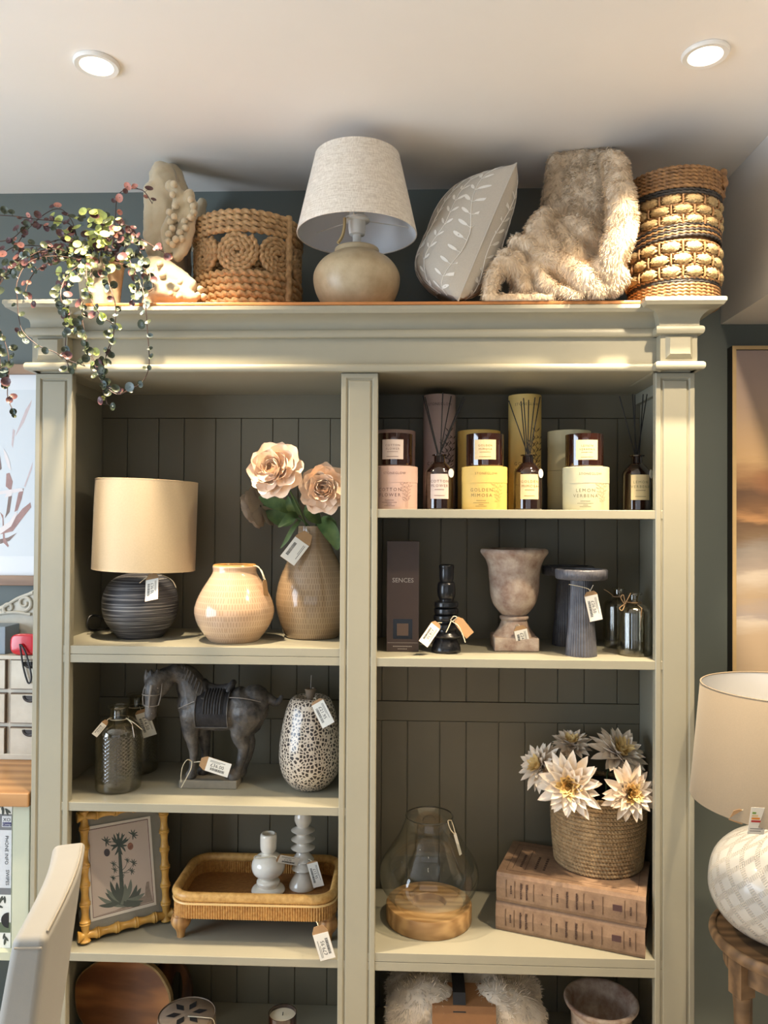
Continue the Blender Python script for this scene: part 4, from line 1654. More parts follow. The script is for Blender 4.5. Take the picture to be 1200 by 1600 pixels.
vm, pts = lathe_px([(24, 1238), (31, 1233), (42, 1218), (47.5, 1198), (48.5, 1178), (46, 1150), (41, 1122), (36, 1103), (29, 1090), (19, 1089), (9, 1099)], 484, zB, Yp, 72, 4, lob)
build('body', vm, coral, pv, angle=80)
zn0 = at(484, 1102, Yp).z - zB
zn1 = at(484, 1076, Yp).z - zB
s = sc(Yp)
build('vase_neck', M().lathe([(9 * s, zn0 - .01), (8 * s, zn0), (6.5 * s, (zn0 + zn1) / 2), (8 * s, zn1 - .006), (9.5 * s, zn1), (7 * s, zn1 + .001), (6 * s, zn1 - .02), (.001, zn1 - .025)], 24), mat('bronze_glaze', (150, 132, 112), .25, .15, 60, Metallic=.4), pv)
build('wire_stem', M().tube([(0, 0, zn1 - .02), (.001, 0, zn1 + .012), (.002, -.001, at(485, 1055, Yp).z - zB)], .0013, 6), mat('steel_wire', (150, 148, 144), .35, Metallic=1.0), pv)
P = at(494, 1094, Yp - .055)
price_tag(pv, P, 21 * s, 42 * s, '£21.95', (R(-14), R(-30), 0), 1, [[at(490, 1091, Yp - .016), at(493, 1091, Yp - .04), P]], kt=.1)

# ---- bamboo picture frame
A_ = gp(124, 1477, zC_)
B_ = gp(268, 1439, zC_)
ex = (B_ - A_).normalized()
lean = R(7)
nz_ = Vector((ex.y, -ex.x, 0))                     # towards the viewer
ez = (Vector((0, 0, 1)) * math.cos(lean) - nz_ * math.sin(lean)).normalized()
en = ex.cross(ez).normalized()
if en.dot(nz_) < 0:
    en = -en
W_ = (B_ - A_).length
Hf = .325
org = A_ + Vector((0, 0, .004))
pf = thing('picture_frame', 'bamboo picture frame holding a palm print on the third left shelf', 'picture frame', org)
rb_ = .0145


def fr(x, z, n=0.0):
    return ex * x + ez * z + en * n


def bamboo(P0, P1, n):
    m = M()
    pts, rs = [], []
    K = n * 16
    for i in range(K + 1):
        t_ = i / K
        ph_ = (t_ * n) % 1
        d = min(ph_, 1 - ph_)
        pts.append(P0.lerp(P1, t_))
        rs.append(rb_ * (.70 + .08 * math.cos(2 * PI * ph_) + .30 * math.exp(-(d / .10) ** 2) - .2 * math.exp(-(d / .016) ** 2)))
    return m.tube(pts, rs, 14)


bam = mat('varnished_bamboo', (206, 164, 84), .35, .12, 26, .2, 120, .001, col2=(168, 124, 56))
zb_ = rb_ * 1.1
x0_, x1_ = rb_, W_ - rb_
for P0, P1, n in ((fr(-.004, zb_), fr(W_ + .004, zb_), 5), (fr(-.004, Hf - zb_), fr(W_ + .004, Hf - zb_), 5), (fr(x0_, 0), fr(x0_, Hf), 7), (fr(x1_, 0), fr(x1_, Hf), 7)):
    build('bamboo_rail', bamboo(P0, P1, n), bam, pf)
bb = M()
v = [fr(x, z, n) for n in (-.004, -.010) for x, z in ((rb_, rb_), (W_ - rb_, rb_), (W_ - rb_, Hf - rb_), (rb_, Hf - rb_))]
bb.add(v, [(0, 1, 2, 3), (7, 6, 5, 4), (0, 4, 5, 1), (1, 5, 6, 2), (2, 6, 7, 3), (3, 7, 4, 0)])
build('mount_board', bb, mat('grey_mount', (136, 134, 124), .7, .05, 20), pf, smooth=False)


def onplane(px, py, n):
    """point of the print traced on the frame's own plane, n in front of the board"""
    d = ray(px, py)
    p0 = org + en * n
    return CAM + d * ((p0 - CAM).dot(en) / d.dot(en)) - org


def cropt(x, y):
    return x / 6.316 + 100, y / 6.316 + 1260


def trace(m, pts, n, mi):
    m.fan([onplane(*cropt(x, y), n) for x, y in pts], mi)


pr = M()
q = [(212, 205), (265, 1140), (912, 970), (850, 95)]
pq = [onplane(*cropt(*p), -.0035) for p in q]
pq2 = [onplane(*cropt(*p), -.0015) for p in q]
pr.add(pq2 + pq, [(0, 1, 2, 3), (0, 4, 5, 1), (1, 5, 6, 2), (2, 6, 7, 3), (3, 7, 4, 0)], 0)
trace(pr, [(238, 232), (287, 1105), (888, 945), (826, 122)], -.0013, 1)
trace(pr, [(243, 239), (292, 1097), (882, 940), (821, 130)], -.0012, 2)
lt = -.0010


def blade(m, b0, tip, w_, bend, mi, n=lt):
    b0, tip = Vector((*b0, 0)), Vector((*tip, 0))
    d = tip - b0
    sd = Vector((-d.y, d.x, 0)).normalized()
    L_, R_ = [], []
    for i in range(8):
        t_ = i / 7
        c_ = b0 + d * t_ + sd * bend * math.sin(PI * t_) * d.length
        ww = w_ * (1 - t_) ** .7 * (.6 + .9 * t_) / 2
        L_.append(c_ + sd * ww)
        R_.append(c_ - sd * ww)
    trace(m, [(p.x, p.y) for p in L_ + list(reversed(R_[:-1]))], n, mi)


r_ = random.Random(2)
trace(pr, [(292, 1090), (500, 1030), (640, 965), (700, 975), (600, 1010), (400, 1065)], -.0011, 5)
trace(pr, [(640, 965), (760, 900), (800, 880), (805, 790), (815, 745), (840, 740), (845, 800), (862, 870), (878, 935), (690, 985)], -.0011, 5)
trace(pr, [(535, 430), (555, 960), (605, 955), (562, 430)], lt, 3)
for i, tp in enumerate([(330, 885), (340, 980), (405, 850), (415, 812), (455, 735), (520, 745), (660, 715), (720, 770), (762, 800), (800, 852), (785, 930), (765, 962), (600, 760), (690, 970)]):
    blade(pr, (585 + r_.uniform(-35, 35), 935 + r_.uniform(-10, 40)), tp, 72, -.10 if tp[0] < 585 else .10, 3 if i % 3 else 4, lt + i * .00002)
for i, tp in enumerate([(490, 268), (515, 260), (545, 250), (575, 258), (602, 272), (635, 318), (452, 385), (468, 440), (500, 485), (580, 482), (608, 450), (625, 385), (470, 300), (620, 300)]):
    blade(pr, (545, 375), tp, 34, .08 if i % 2 else -.08, 3, lt + i * .00002)
for (x, y, k_) in ((415, 345, 55), (680, 278, 55), (485, 570, 38), (497, 628, 38), (622, 535, 34), (682, 558, 44), (665, 640, 40), (482, 708, 34), (572, 680, 34)):
    for i in range(7):
        a = R(-150 + 40 * i)
        blade(pr, (x, y), (x + k_ * math.cos(a), y + k_ * math.sin(a)), k_ * .34, 0, 3, lt + i * .00002)
for a_, b_ in (((545, 380), (420, 350)), ((550, 380), (660, 290)), ((560, 640), (490, 570)), ((560, 640), (625, 540)), ((570, 660), (680, 570)), ((565, 690), (490, 705)), ((570, 650), (660, 640))):
    blade(pr, a_, b_, 9, .12, 3, lt)
for (x, y, rr, mi) in ((424, 456, 33, 6), (655, 393, 32, 7)):
    trace(pr, [(x + rr * .9 * math.cos(a), y - rr * 1.15 * math.sin(a)) for a in [2 * PI * i / 16 for i in range(16)]], lt + .0003, mi)
build('print', pr, [mat('print_margin', (226, 218, 206), .6), mat('print_rule', (96, 60, 52), .6), mat('print_ground', (206, 190, 178), .6, .03, 12), mat('print_green', (70, 82, 76), .6, .12, 60), mat('print_green_pale', (112, 122, 112), .6, .1, 60),
                    mat('print_sepia', (150, 134, 122), .6, .2, 80), mat('print_dark_fruit', (74, 68, 74), .6, .2, 90), mat('print_red_fruit', (150, 102, 84), .6, .3, 120)], pf, smooth=False)
film = M()
tp = [(370, 80), (375, 210), (800, 130), (925, 105), (920, 80)]
trace(film, [(130, 105), (150, 1150), (215, 1190), (990, 1030), (930, 70)], -.0006, 0)
build('clear_sleeve', film, thin_glass('clear_film', (.93, .94, .95), .02, .12), pf, smooth=False)

# ---- rattan tray on feet
rt_y0, rt_y1 = .045, .305
ry0 = 1397
zfT = zC_
cx = base(393, .06, zC_).x
Wt = 268 * sc(.055)
tray = thing('rattan_tray', 'rectangular rattan tray on turned wooden feet', 'tray', (cx, (rt_y0 + rt_y1) / 2, zfT))
hw, hd = Wt / 2 - .012, (rt_y1 - rt_y0) / 2 - .012
zw0 = at(393, 1440, rt_y0).z - zfT
zw1 = at(393, 1412, rt_y0).z - zfT


def rrect(hx, hy, rc, n=8):
    pts = []
    for cx_, cy_, a0 in ((hx - rc, hy - rc, 0), (-hx + rc, hy - rc, 90), (-hx + rc, -hy + rc, 180), (hx - rc, -hy + rc, 270)):
        for i in range(n + 1):
            a = R(a0 + 90 * i / n)
            pts.append((cx_ + rc * math.cos(a), cy_ + rc * math.sin(a), 0))
    return pts


path, _ = resample(rrect(hw, hd, .05), .0016, True)
m = M()
K = len(path)
v, f = [], []
cen = Vector((0, 0, 0))
for i, p in enumerate(path):
    d = (path[(i + 1) % K] - path[i - 1]).normalized()
    nrm = Vector((d.y, -d.x, 0))
    o = .0026 * abs(math.sin(i * PI / 4))
    for z in (zw0, zw1):
        v.append(p + nrm * (.004 + o) + Vector((0, 0, z)))
    for z in (zw1, zw0):
        v.append(p - nrm * (.004 + o) + Vector((0, 0, z)))
for i in range(K):
    a, b = i * 4, ((i + 1) % K) * 4
    for j in range(4):
        f.append((a + j, b + j, b + (j + 1) % 4, a + (j + 1) % 4))
m.add(v, f)
rat = mat('rattan_reed', (206, 158, 90), .4, 0, 120, .3, 300, .001, col2=(160, 108, 52))
build('reed_wall', m, rat, tray)
m = M()
pp, acc = resample(rrect(hw, hd, .05), .0022, True)
m.tube([Vector(p) + Vector((0, 0, zw1 + .008)) for p in pp], .0115, 12, closed=True, sec=lambda a, i: 1 + .035 * (i % 2))
build('wrapped_rim', m, mat('rattan_wrap', (222, 178, 108), .4, 0, 80, .2, 300, .001, col2=(186, 138, 72)), tray)
build('pale_binding', M().tube([Vector(p) * 1.0 + Vector((0, 0, zw1 - .007)) for p in rrect(hw + .0065, hd + .0065, .053, 8)], .0032, 8, closed=True), mat('pale_cane', (232, 196, 132), .35), tray)
k = N('woven_cane')
co = k.co('Object', 1)
ck = k.n('ShaderNodeTexBrick', {'Vector': k.co('Object', 1), 'Scale': 1.0, 'Mortar Size': .0006, 'Brick Width': .009, 'Row Height': .0035, 'Color1': lin((190, 136, 78)), 'Color2': lin((156, 104, 56)), 'Mortar': lin((84, 54, 30))})
cane = k.done(k.bsdf(ck.outputs[0], .4, k.bump(ck.outputs[1], -.6, .001)))
m = M()
m.add([tuple(p + Vector((0, 0, zw0 + .012))) for p in [Vector(q) for q in rrect(hw - .003, hd - .003, .05)]], [tuple(range(36))])
m.add([tuple(p + Vector((0, 0, zw0 + .004))) for p in [Vector(q) for q in rrect(hw - .003, hd - .003, .05)]], [tuple(reversed(range(36)))])
build('tray_floor', m, cane, tray, smooth=False)
foot_m = wood('turned_foot_wood', (150, 104, 58), (196, 150, 92), 2, 20)
fxl = base(284, .10, zC_).x - cx
for sx in (fxl, -fxl):
    for sy in (-hd + .035, hd - .035):
        build('foot', M().lathe(prof_spline([(.010, 0), (.010, .004), (.013, .018), (.022, .03), (.026, .042), (.022, .055), (.018, .058), (.02, zw0 + .004)], 3), 28), foot_m, tray, (sx, sy, 0))
P = at(497, 1447, -.006)
price_tag(tray, P, 25 * sc(.0), 56 * sc(.0), '£79.95', (R(5), R(-16), 0), -1, [[at(494, 1440, rt_y0 + .0), at(496, 1443, .0), P]])

# ---- candlesticks on the tray
zt_ = zC_ + zw0 + .0125
gloss_white = mat('white_glaze', (244, 238, 224), .12, .04, 30, Coat_Weight=.5)
gloss_grey = mat('grey_white_glaze', (212, 206, 194), .14, .05, 30, Coat_Weight=.4)
c = stand(419, 1404, zt_, 26)
Yb = c.y
b1 = thing('candlestick', 'white bubble shaped ceramic candlestick on the rattan tray', 'candlestick', c)
vm, pts = lathe_px([(26, 1404), (26, 1401), (23, 1397), (16, 1395), (18, 1390), (17.5, 1385), (12, 1382), (15, 1378), (23, 1371), (26, 1360), (24, 1349), (17, 1341), (9.5, 1337), (9.5, 1335), (12.5, 1329), (13, 1310), (12, 1303), (9, 1302.5), (8.5, 1310), (2, 1318)], 419, zt_, Yb, 48, 3)
build('body', vm, gloss_white, b1)
P = at(433, 1341, Yb - .04)
price_tag(b1, P, 13 * sc(Yb), 38 * sc(Yb), '£13.95', (R(30), R(-66), 0), 1, [[at(411, 1338, Yb - .01), at(400, 1337, Yb - .02), at(397, 1341, Yb - .025), at(405, 1341, Yb - .03), at(428, 1338, Yb - .03), P]], kt=.08)
c = stand(473, 1395, zt_, 21)
Ys = c.y
b2 = thing('candlestick', 'grey white candlestick of stacked discs at the back of the rattan tray', 'candlestick', c)
prf = [(21, 1397), (21.5, 1394), (19, 1387), (13, 1376), (10, 1371)]
for yy in (1362, 1347):
    prf += [(11, yy + 6), (16.5, yy + 4), (17, yy + 2), (11, yy - 6)]
for yy in (1330, 1315, 1300):
    prf += [(9, yy + 6), (12, yy + 5), (18, yy + .5), (18, yy - 1), (11, yy - 5)]
prf += [(9, 1293), (11, 1290), (13.5, 1283), (13.5, 1277), (12, 1270), (11, 1266), (8, 1265.5)]
vm, pts = lathe_px(prf, 472, zt_, Ys, 44, 2)
build('body', vm, gloss_grey, b2)
P = at(487, 1346, Ys - .04)
price_tag(b2, P, 17 * sc(Ys), 42 * sc(Ys), '£13.95', (R(6), R(-15), 0), 1, [[at(480, 1343, Ys - .01), at(484, 1343, Ys - .03), P]], kt=.06)

# ---- bottom left: boards, jar and candle
wd = wood('olive_wood', (96, 56, 28), (168, 110, 60), 0, 9, .4, .25)
bark = mat('pale_bark_edge', (176, 146, 100), .75, .2, 50, .6, 150, .002)
c = base(186, .14, zD)
rd = thing('chopping_board', 'round wooden chopping board with live bark edge leaning in the bottom left compartment', 'chopping board', c, R(-8))
Rb = 82 * sc(.14)
edge_f = lambda a: 1 + .02 * math.sin(3 * a) + .012 * math.sin(7 * a + 1)
m = M()
n = 60
for (y0, y1) in ((-.009, .009),):
    ring = [(Rb * edge_f(2 * PI * i / n) * math.cos(2 * PI * i / n), Rb * edge_f(2 * PI * i / n) * math.sin(2 * PI * i / n) + Rb) for i in range(n)]
    v = [(x * .97, y0, Rb + (z - Rb) * .97) for x, z in ring] + [(x, y0 + .003, z) for x, z in ring] + [(x, y1, z) for x, z in ring]
    f = [tuple(range(n)), tuple(reversed(range(2 * n, 3 * n)))]
    m.add(v[:n], [tuple(range(n))], 0)
    m.add(v, [(n + i, 2 * n + i, 2 * n + (i + 1) % n, n + (i + 1) % n) for i in range(n)] + [(i, n + i, n + (i + 1) % n, (i + 1) % n) for i in range(n)] + [tuple(reversed(range(2 * n, 3 * n)))], 1)
hgt = at(176, 1498, .16).z - zD
sc2 = hgt / (2 * Rb)
m.xform(T(0, 0, .004) @ RX(R(-9)) @ Matrix.Diagonal((1.0, 1, sc2, 1)))
build('board', m, [wd, bark], rd, smooth=False)
c = base(262, .235, zD)
hb2 = thing('chopping_board', 'dark wooden paddle board with loop handle behind the round board', 'chopping board', c)
s = sc(.235)
m = M()
zt2 = at(262, 1509, .25).z - zD
W2 = .062
out = [(-W2, 0), (W2, 0)]
N2 = 12
ring = [(36 * s * math.cos(a), zt2 - .09 + .09 * math.sin(a)) for a in [PI * i / N2 for i in range(N2 + 1)]]
outer = [(-W2, 0), (W2 * .9, 0), (W2 * .9, zt2 - .16), (36 * s, zt2 - .11)] + ring + [(-36 * s, zt2 - .11), (-W2, zt2 - .16)]
hole = [(12 * s + 9 * s * math.cos(a), zt2 - .075 + .045 * math.sin(a)) for a in [2 * PI * i / 20 for i in range(20)]]
import bmesh
bmh = bmesh.new()
def loop(pts, y):
    vs = [bmh.verts.new((x, y, z)) for x, z in pts]
    return [bmh.edges.new((vs[i], vs[(i + 1) % len(vs)])) for i in range(len(vs))]
eds = loop(outer, 0) + loop(hole, 0)
bmesh.ops.triangle_fill(bmh, use_beauty=True, edges=eds)
ret = bmesh.ops.extrude_face_region(bmh, geom=bmh.faces[:])
bmesh.ops.translate(bmh, verts=[g for g in ret['geom'] if isinstance(g, bmesh.types.BMVert)], vec=(0, .016, 0))
bmesh.ops.recalc_face_normals(bmh, faces=bmh.faces[:])
bmh.verts.index_update()
m.add([tuple(v_.co) for v_ in bmh.verts], [tuple(v_.index for v_ in f_.verts) for f_ in bmh.faces])
bmh.free()
m.xform(RX(R(-9)))
m.xform(T(0, 0, .001 - min(p[2] for p in m.v)))
build('board', m, wood('walnut_board', (70, 40, 20), (120, 76, 40), 2, 9, .45), hb2, smooth=False, bevel=.003)
c = base(291, .075, zD)
jar = thing('tealight_jar', 'round mottled jar with starry pierced lid in front of the round board', 'jar', c)
s = sc(.075)
zj = at(291, 1585, .075).z - zD
rj = 46 * s
build('body', M().lathe(prof_spline([(rj * .8, 0), (rj * .98, .02), (rj * 1.0, zj * .5), (rj * .96, zj - .004), (rj * .93, zj)], 3), 44, cap1=False), mat('mottled_stone_glaze', (146, 126, 106), .4, .15, 40, .2, 90, .001), jar)
lid = M().lathe([(rj * .93, zj - .008), (rj * .93, zj - .002), (rj * .86, zj + .002), (.0005, zj + .003)], 44, cap0=False, cap1=False)
for i in range(6):
    a = 2 * PI * i / 6 + .3
    d0 = Vector((math.cos(a), math.sin(a), 0))
    d1 = Vector((-math.sin(a), math.cos(a), 0))
    b0 = d0 * rj * .18
    lid.add([b0 + Vector((0, 0, zj + .0036)), b0 + d0 * rj * .24 - d1 * rj * .13 + Vector((0, 0, zj + .0036)), b0 + d0 * rj * .52 + Vector((0, 0, zj + .0034)), b0 + d0 * rj * .24 + d1 * rj * .13 + Vector((0, 0, zj + .0036))], [(0, 1, 2, 3)], 1)
build('lid', lid, [mat('mottled_stone_glaze', (146, 126, 106)), mat('dark_void', (26, 22, 20), .8)], jar)
build('twine', M().tube(spline([(rj * .1, -rj * .2, zj + .005), (rj * .7, -rj * .3, zj + .008), (rj * .99, -rj * .25, zj + .0), (rj * 1.02, -rj * .2, zj * .7)], 6), .0012, 6), twine, jar)
c = base(441, .07, zD)
cd = thing('candle', 'white candle in dark amber glass in the bottom left compartment', 'candle', c)
s = sc(.07)
zc1 = at(441, 1582, .07).z - zD
rc_ = 22 * s
amber = N('amber_glass')
amber = amber.done(amber.bsdf(lin((44, 18, 10)), .06, Coat_Weight=.6, Specular_IOR_Level=.7))
build('glass', M().lathe([(rc_ * .9, 0), (rc_, .003), (rc_, zc1), (rc_ * .95, zc1), (rc_ * .94, zc1 - .012)], 40, cap1=False), amber, cd)
build('wax', M().lathe([(rc_ * .935, zc1 - .03), (rc_ * .935, zc1 - .009), (.0005, zc1 - .007)], 36, cap0=False, cap1=False), mat('candle_wax', (232, 220, 192), .5), cd)
build('wick', M().tube([(0, 0, zc1 - .008), (.001, 0, zc1 + .001)], .0012, 6), ink, cd)
# ================================================================== right bay
z1_, z2_, z3_, z4_ = [ZS[k] + .0004 for k in ('R1', 'R2', 'R3', 'R4')]
SC_ = {'COTTON': dict(a='COTTON', b='FLOWER', col=(204, 172, 158), ink=(120, 92, 88), nm='pink'),
       'GOLDEN': dict(a='GOLDEN', b='MIMOSA', col=(220, 184, 100), ink=(134, 108, 60), nm='yellow'),
       'LEMON': dict(a='LEMON', b='VERBENA', col=(196, 190, 156), ink=(116, 112, 84), nm='pale green')}
for k_, d in SC_.items():
    d['card'] = mat('card_' + d['nm'].replace(' ', '_'), d['col'], .65, .02, 30)
    d['inkm'] = mat('print_ink_' + d['nm'].replace(' ', '_'), d['ink'], .6)
    d['soft'] = mat('soft_ink_' + d['nm'].replace(' ', '_'), [a * .55 + b * .45 for a, b in zip(d['col'], d['ink'])], .6)
    d['label'] = mat('label_' + d['nm'].replace(' ', '_'), {'COTTON': (206, 190, 180), 'GOLDEN': (222, 196, 148), 'LEMON': (210, 194, 152)}[k_], .6)
BOXR, BOXH, LIDH = 36.3 * sc(.03), 66 * sc(.075), 25 * sc(.075)


def sprig(w, h, seed):
    """line drawing of a leafy sprig in XZ"""
    r_ = random.Random(seed)
    m = M()
    for br in range(3):
        x0 = -w * .05 + br * w * .1
        pts = [(x0 + (br - 1) * w * .42 * (t ** 1.3) + .06 * w * math.sin(t * 6 + br), 0, h * t * (1 - .18 * abs(br - 1.2))) for t in [i / 9 for i in range(10)]]
        for i in range(9):
            a, b = Vector(pts[i]), Vector(pts[i + 1])
            d = (b - a).normalized()
            n = Vector((d.z, 0, -d.x)) * .00025
            m.fan([a - n, a + n, b + n, b - n])
            if i > 1:
                for sd in (-1, 1):
                    L = h * r_.uniform(.09, .14)
                    ang = math.atan2(d.z, d.x) + sd * R(r_.uniform(35, 60))
                    u = Vector((math.cos(ang), 0, math.sin(ang)))
                    q = Vector((-u.z, 0, u.x))
                    m.fan([a, a + u * L * .5 + q * L * .10, a + u * L, a + u * L * .5 - q * L * .10])
    m.f = [tuple(reversed(f)) if (Vector(m.v[f[1]]) - Vector(m.v[f[0]])).cross(Vector(m.v[f[2]]) - Vector(m.v[f[0]])).y > 0 else f for f in m.f]
    return m


def round_box(px, Y, zf, key, label, group, turn=0.0, plain=False, h=None, r=None, lidh=None, big=False):
    d = SC_[key]
    c = base(px, Y, zf)
    t = thing('candle_box', label, 'box', c, turn, group)
    h, r, lidh = h or BOXH, r or BOXR, lidh or LIDH
    m = M().lathe([(r * .985, 0), (r * .99, .001), (r * .99, h - lidh + .001)], 56, 0, cap1=False)
    if not plain:
        y = (h - lidh) * .72
        for i, tx in enumerate((d['a'], d['b'])):
            m.merge(wrap(text(tx, .0115 * r / .057, 'CENTER', 1.35).xform(T(-r * .22, 0, y - i * .0135)), r * .99), None, 1)
        for i, (ww, yy) in enumerate(((.024, y - .027), (.040, .016), (.012, .0115), (.028, .0075))):
            b = M()
            for j in range(10):
                b.box(-ww / 2 + ww * j / 10, -ww / 2 + ww * (j + .7) / 10, -.0001, 0, yy, yy + .0014)
            m.merge(wrap(b.xform(T(-r * .22, 0, 0)), r * .99), None, 1)
        m.merge(wrap(sprig(.026, h * .86, ord(key[0])).xform(T(r * .52, 0, .003)), r * .99, off=.0004), None, 2)
    build('body', m, [d['card'], d['inkm'], d['soft']], t)
    l = M().lathe([(r, h - lidh), (r, h - .0008), (r - .001, h), (.0005, h)], 56, 0, cap0=True, cap1=False)
    if not plain or big:
        l.merge(wrap(text('STONEGLOW', .0085 * (1.2 if big else 1), 'CENTER', 1.15).xform(T(0, 0, h - lidh * (.45 if not big else .30))), r), None, 1)
    build('lid', l, [d['card'], d['inkm']], t)
    return t, c, h


def label_patch(w, h, r, key, ang=-PI / 2):
    d = SC_[key]
    m = M()
    g = M()
    g.grid(lambda i, j: ((i - .5) * w, 0, (j - .5) * h), 12, 2, 0)
    m.merge(wrap(g, r, ang, .0003))
    for i, tx in enumerate((d['a'], d['b'])):
        m.merge(wrap(text(tx, h * .15, 'CENTER', 1.3).xform(T(0, 0, h * (.20 - .18 * i))), r, ang, .0007), None, 1)
    for ww, yy in ((w * .5, -h * .14), (w * .55, -h * .38)):
        b = M()
        for j in range(8):
            b.box(-ww / 2 + ww * j / 8, -ww / 2 + ww * (j + .7) / 8, -.0001, 0, yy, yy + h * .028)
        m.merge(wrap(b, r, ang, .0006), None, 1)
    return m


amber_c = N('amber_candle_glass')
amber_c = amber_c.done(amber_c.bsdf(lin((42, 19, 11)), .05, Coat_Weight=.8, Specular_IOR_Level=.8))
dark_glass = N('dark_amber_bottle')
dark_glass = dark_glass.done(dark_glass.bsdf(lin((30, 16, 12)), .05, Coat_Weight=.8, Specular_IOR_Level=.7))
reed_m = mat('black_reed', (14, 14, 15), .6)


def glass_candle(px, Y, zf, key, label):
    c = base(px, Y, zf)
    t = thing('candle', label, 'candle', c, 0, 'amber glass candles on their boxes')
    r = 29.5 * sc(Y - .04)
    h = 50.5 * sc(Y)
    build('glass', M().lathe([(r * .93, 0), (r * .985, .003), (r, .008), (r, h), (r - .003, h), (r - .0035, h * .62), (.001, h * .6)], 56, cap1=False), amber_c, t, angle=30)
    lb = build('label', label_patch(35 * sc(Y - .05), 31 * sc(Y - .05), r, key, -PI / 2 - R(4)), [SC_[key]['label'], SC_[key]['inkm']], t, (0, 0, h * .5))
    build('wax', M().lathe([(r - .0038, h * .66), (.0005, h * .67)], 40, cap0=False, cap1=False), mat('candle_wax', (232, 220, 192)), t)
    return t


def diffuser(px, Y, zf, key, reeds, label):
    c = base(px, Y, zf)
    s = sc(Y - .03)
    t = thing('reed_diffuser', label, 'reed diffuser', c, 0, 'dark reed diffuser bottles on the candle shelf')
    r = 22 * s
    h = 87 * s
    prof = [(r * .95, 0), (r, .003), (r, h * .66), (r * .97, h * .70), (r * .55, h * .83), (r * .40, h * .86), (r * .38, h * .97), (r * .52, h * .98), (r * .54, h), (r * .3, h), (r * .28, h * .9)]
    build('bottle', M().lathe(prof, 48, cap1=True), dark_glass, t, angle=30)
    build('label', label_patch(30 * s, 39 * s, r, key), [SC_[key]['label'], SC_[key]['inkm']], t, (0, 0, 36 * s))
    seal = M().lathe([(.0005, 0), (7 * s, 0), (7 * s, .0008), (.0005, .0008)], 24, cap0=False, cap1=False)
    a = R(-38)
    build('round_seal', seal, white_paper, t, ((r + .0012) * math.cos(a), (r + .0012) * math.sin(a), 57 * s), (0, R(90), a))
    rr_ = random.Random(px)
    for (rx, ry) in reeds:
        top = at(rx, ry, Y + rr_.uniform(-.01, .03)) - c
        foot = Vector((-.12 * top.x + rr_.uniform(-.002, .002), rr_.uniform(-.003, .003), h * .80))
        f_ = Vector((rr_.uniform(-.0035, .0035) + (.003 if top.x > 0 else -.003), -.002, h * 1.0))
        d = (top - f_)
        build('reed', M().tube([f_ - d * .06, top], .0014, 6), reed_m, t)
    return t


YB1, YS1, YD1 = .080, .225, .085
bh = None
for key, px, bpx, cpx in (('COTTON', 617, 616, 616), ('GOLDEN', 756.5, 748, 757.5), ('LEMON', 915, 889, 913)):
    nm = SC_[key]['nm']
    t, c, bh = round_box(px, YB1, z1_, key, {'COTTON': 'pink round candle box beside the middle upright', 'GOLDEN': 'bright yellow round candle box at the middle of the top shelf', 'LEMON': 'pale green round candle box at the right of the top shelf'}[key], 'round candle boxes at the shelf front')
    glass_candle(cpx, YB1, z1_ + bh + .0006, key, {'COTTON': 'amber glass candle standing on the pink round box', 'GOLDEN': 'amber glass candle standing on the bright yellow round box', 'LEMON': 'amber glass candle standing on the pale green round box'}[key])
    for i in range(2):
        round_box(bpx, YS1, z1_ + i * (BOXH + .0006), key, '%s round candle box %s of the stack behind the %s candle' % (nm, ('at the bottom', 'on top')[i], nm), 'stacked candle boxes at the shelf back', .5, plain=True)
for key, px, lb in (('COTTON', 686, 'mauve tall round box behind the first reed diffuser'), ('GOLDEN', 819.5, 'golden yellow tall round box behind the middle reed diffuser')):
    d = SC_[key]
    if key == 'COTTON':
        d['card'] = mat('card_mauve', (176, 156, 152), .65, .02, 30)
        d['inkm'] = mat('print_ink_dark', (64, 52, 50), .6)
    else:
        d['card'] = mat('card_gold', (216, 186, 112), .65, .02, 30)
        d['inkm'] = mat('print_ink_brown', (96, 76, 44), .6)
    Y = .235
    r = 25.7 * sc(Y - .03)
    H_ = at(px, 619, Y).z - z1_
    t, c, h = round_box(px, Y, z1_, key, lb, 'tall round diffuser boxes', 0, True, H_, r, H_ * .30, True)
    m = M()
    for i, tx in enumerate((d['a'], d['b'])):
        m.merge(wrap(text(tx, .013, 'CENTER', 1.3).xform(T(-r * .1, 0, H_ * .40 - i * .017)), r, -PI / 2, .0006))
    m.merge(wrap(sprig(.028, H_ * .55, 5).xform(T(r * .55, 0, H_ * .2)), r, -PI / 2, .0006))
    build('printed_sprig', m, d['inkm'], t)
SC_['COTTON']['inkm'] = mat('print_ink_pink', (120, 92, 88))
SC_['GOLDEN']['inkm'] = mat('print_ink_yellow', (134, 108, 60))
diffuser(686, YD1, z1_, 'COTTON', [(661, 618), (664, 620), (692, 613), (705, 619), (724, 620), (726, 623)], 'dark reed diffuser with pale label in front of the mauve box')
diffuser(824.5, YD1, z1_, 'GOLDEN', [(795, 626), (814, 627), (818, 622), (826, 625), (836, 621), (844, 620)], 'dark reed diffuser with cream label in front of the golden tall box')
diffuser(995, YD1 + .03, z1_, 'LEMON', [(968, 619), (988, 616), (992, 617), (1005, 616), (1011, 616)], 'dark reed diffuser in the right corner of the candle shelf')

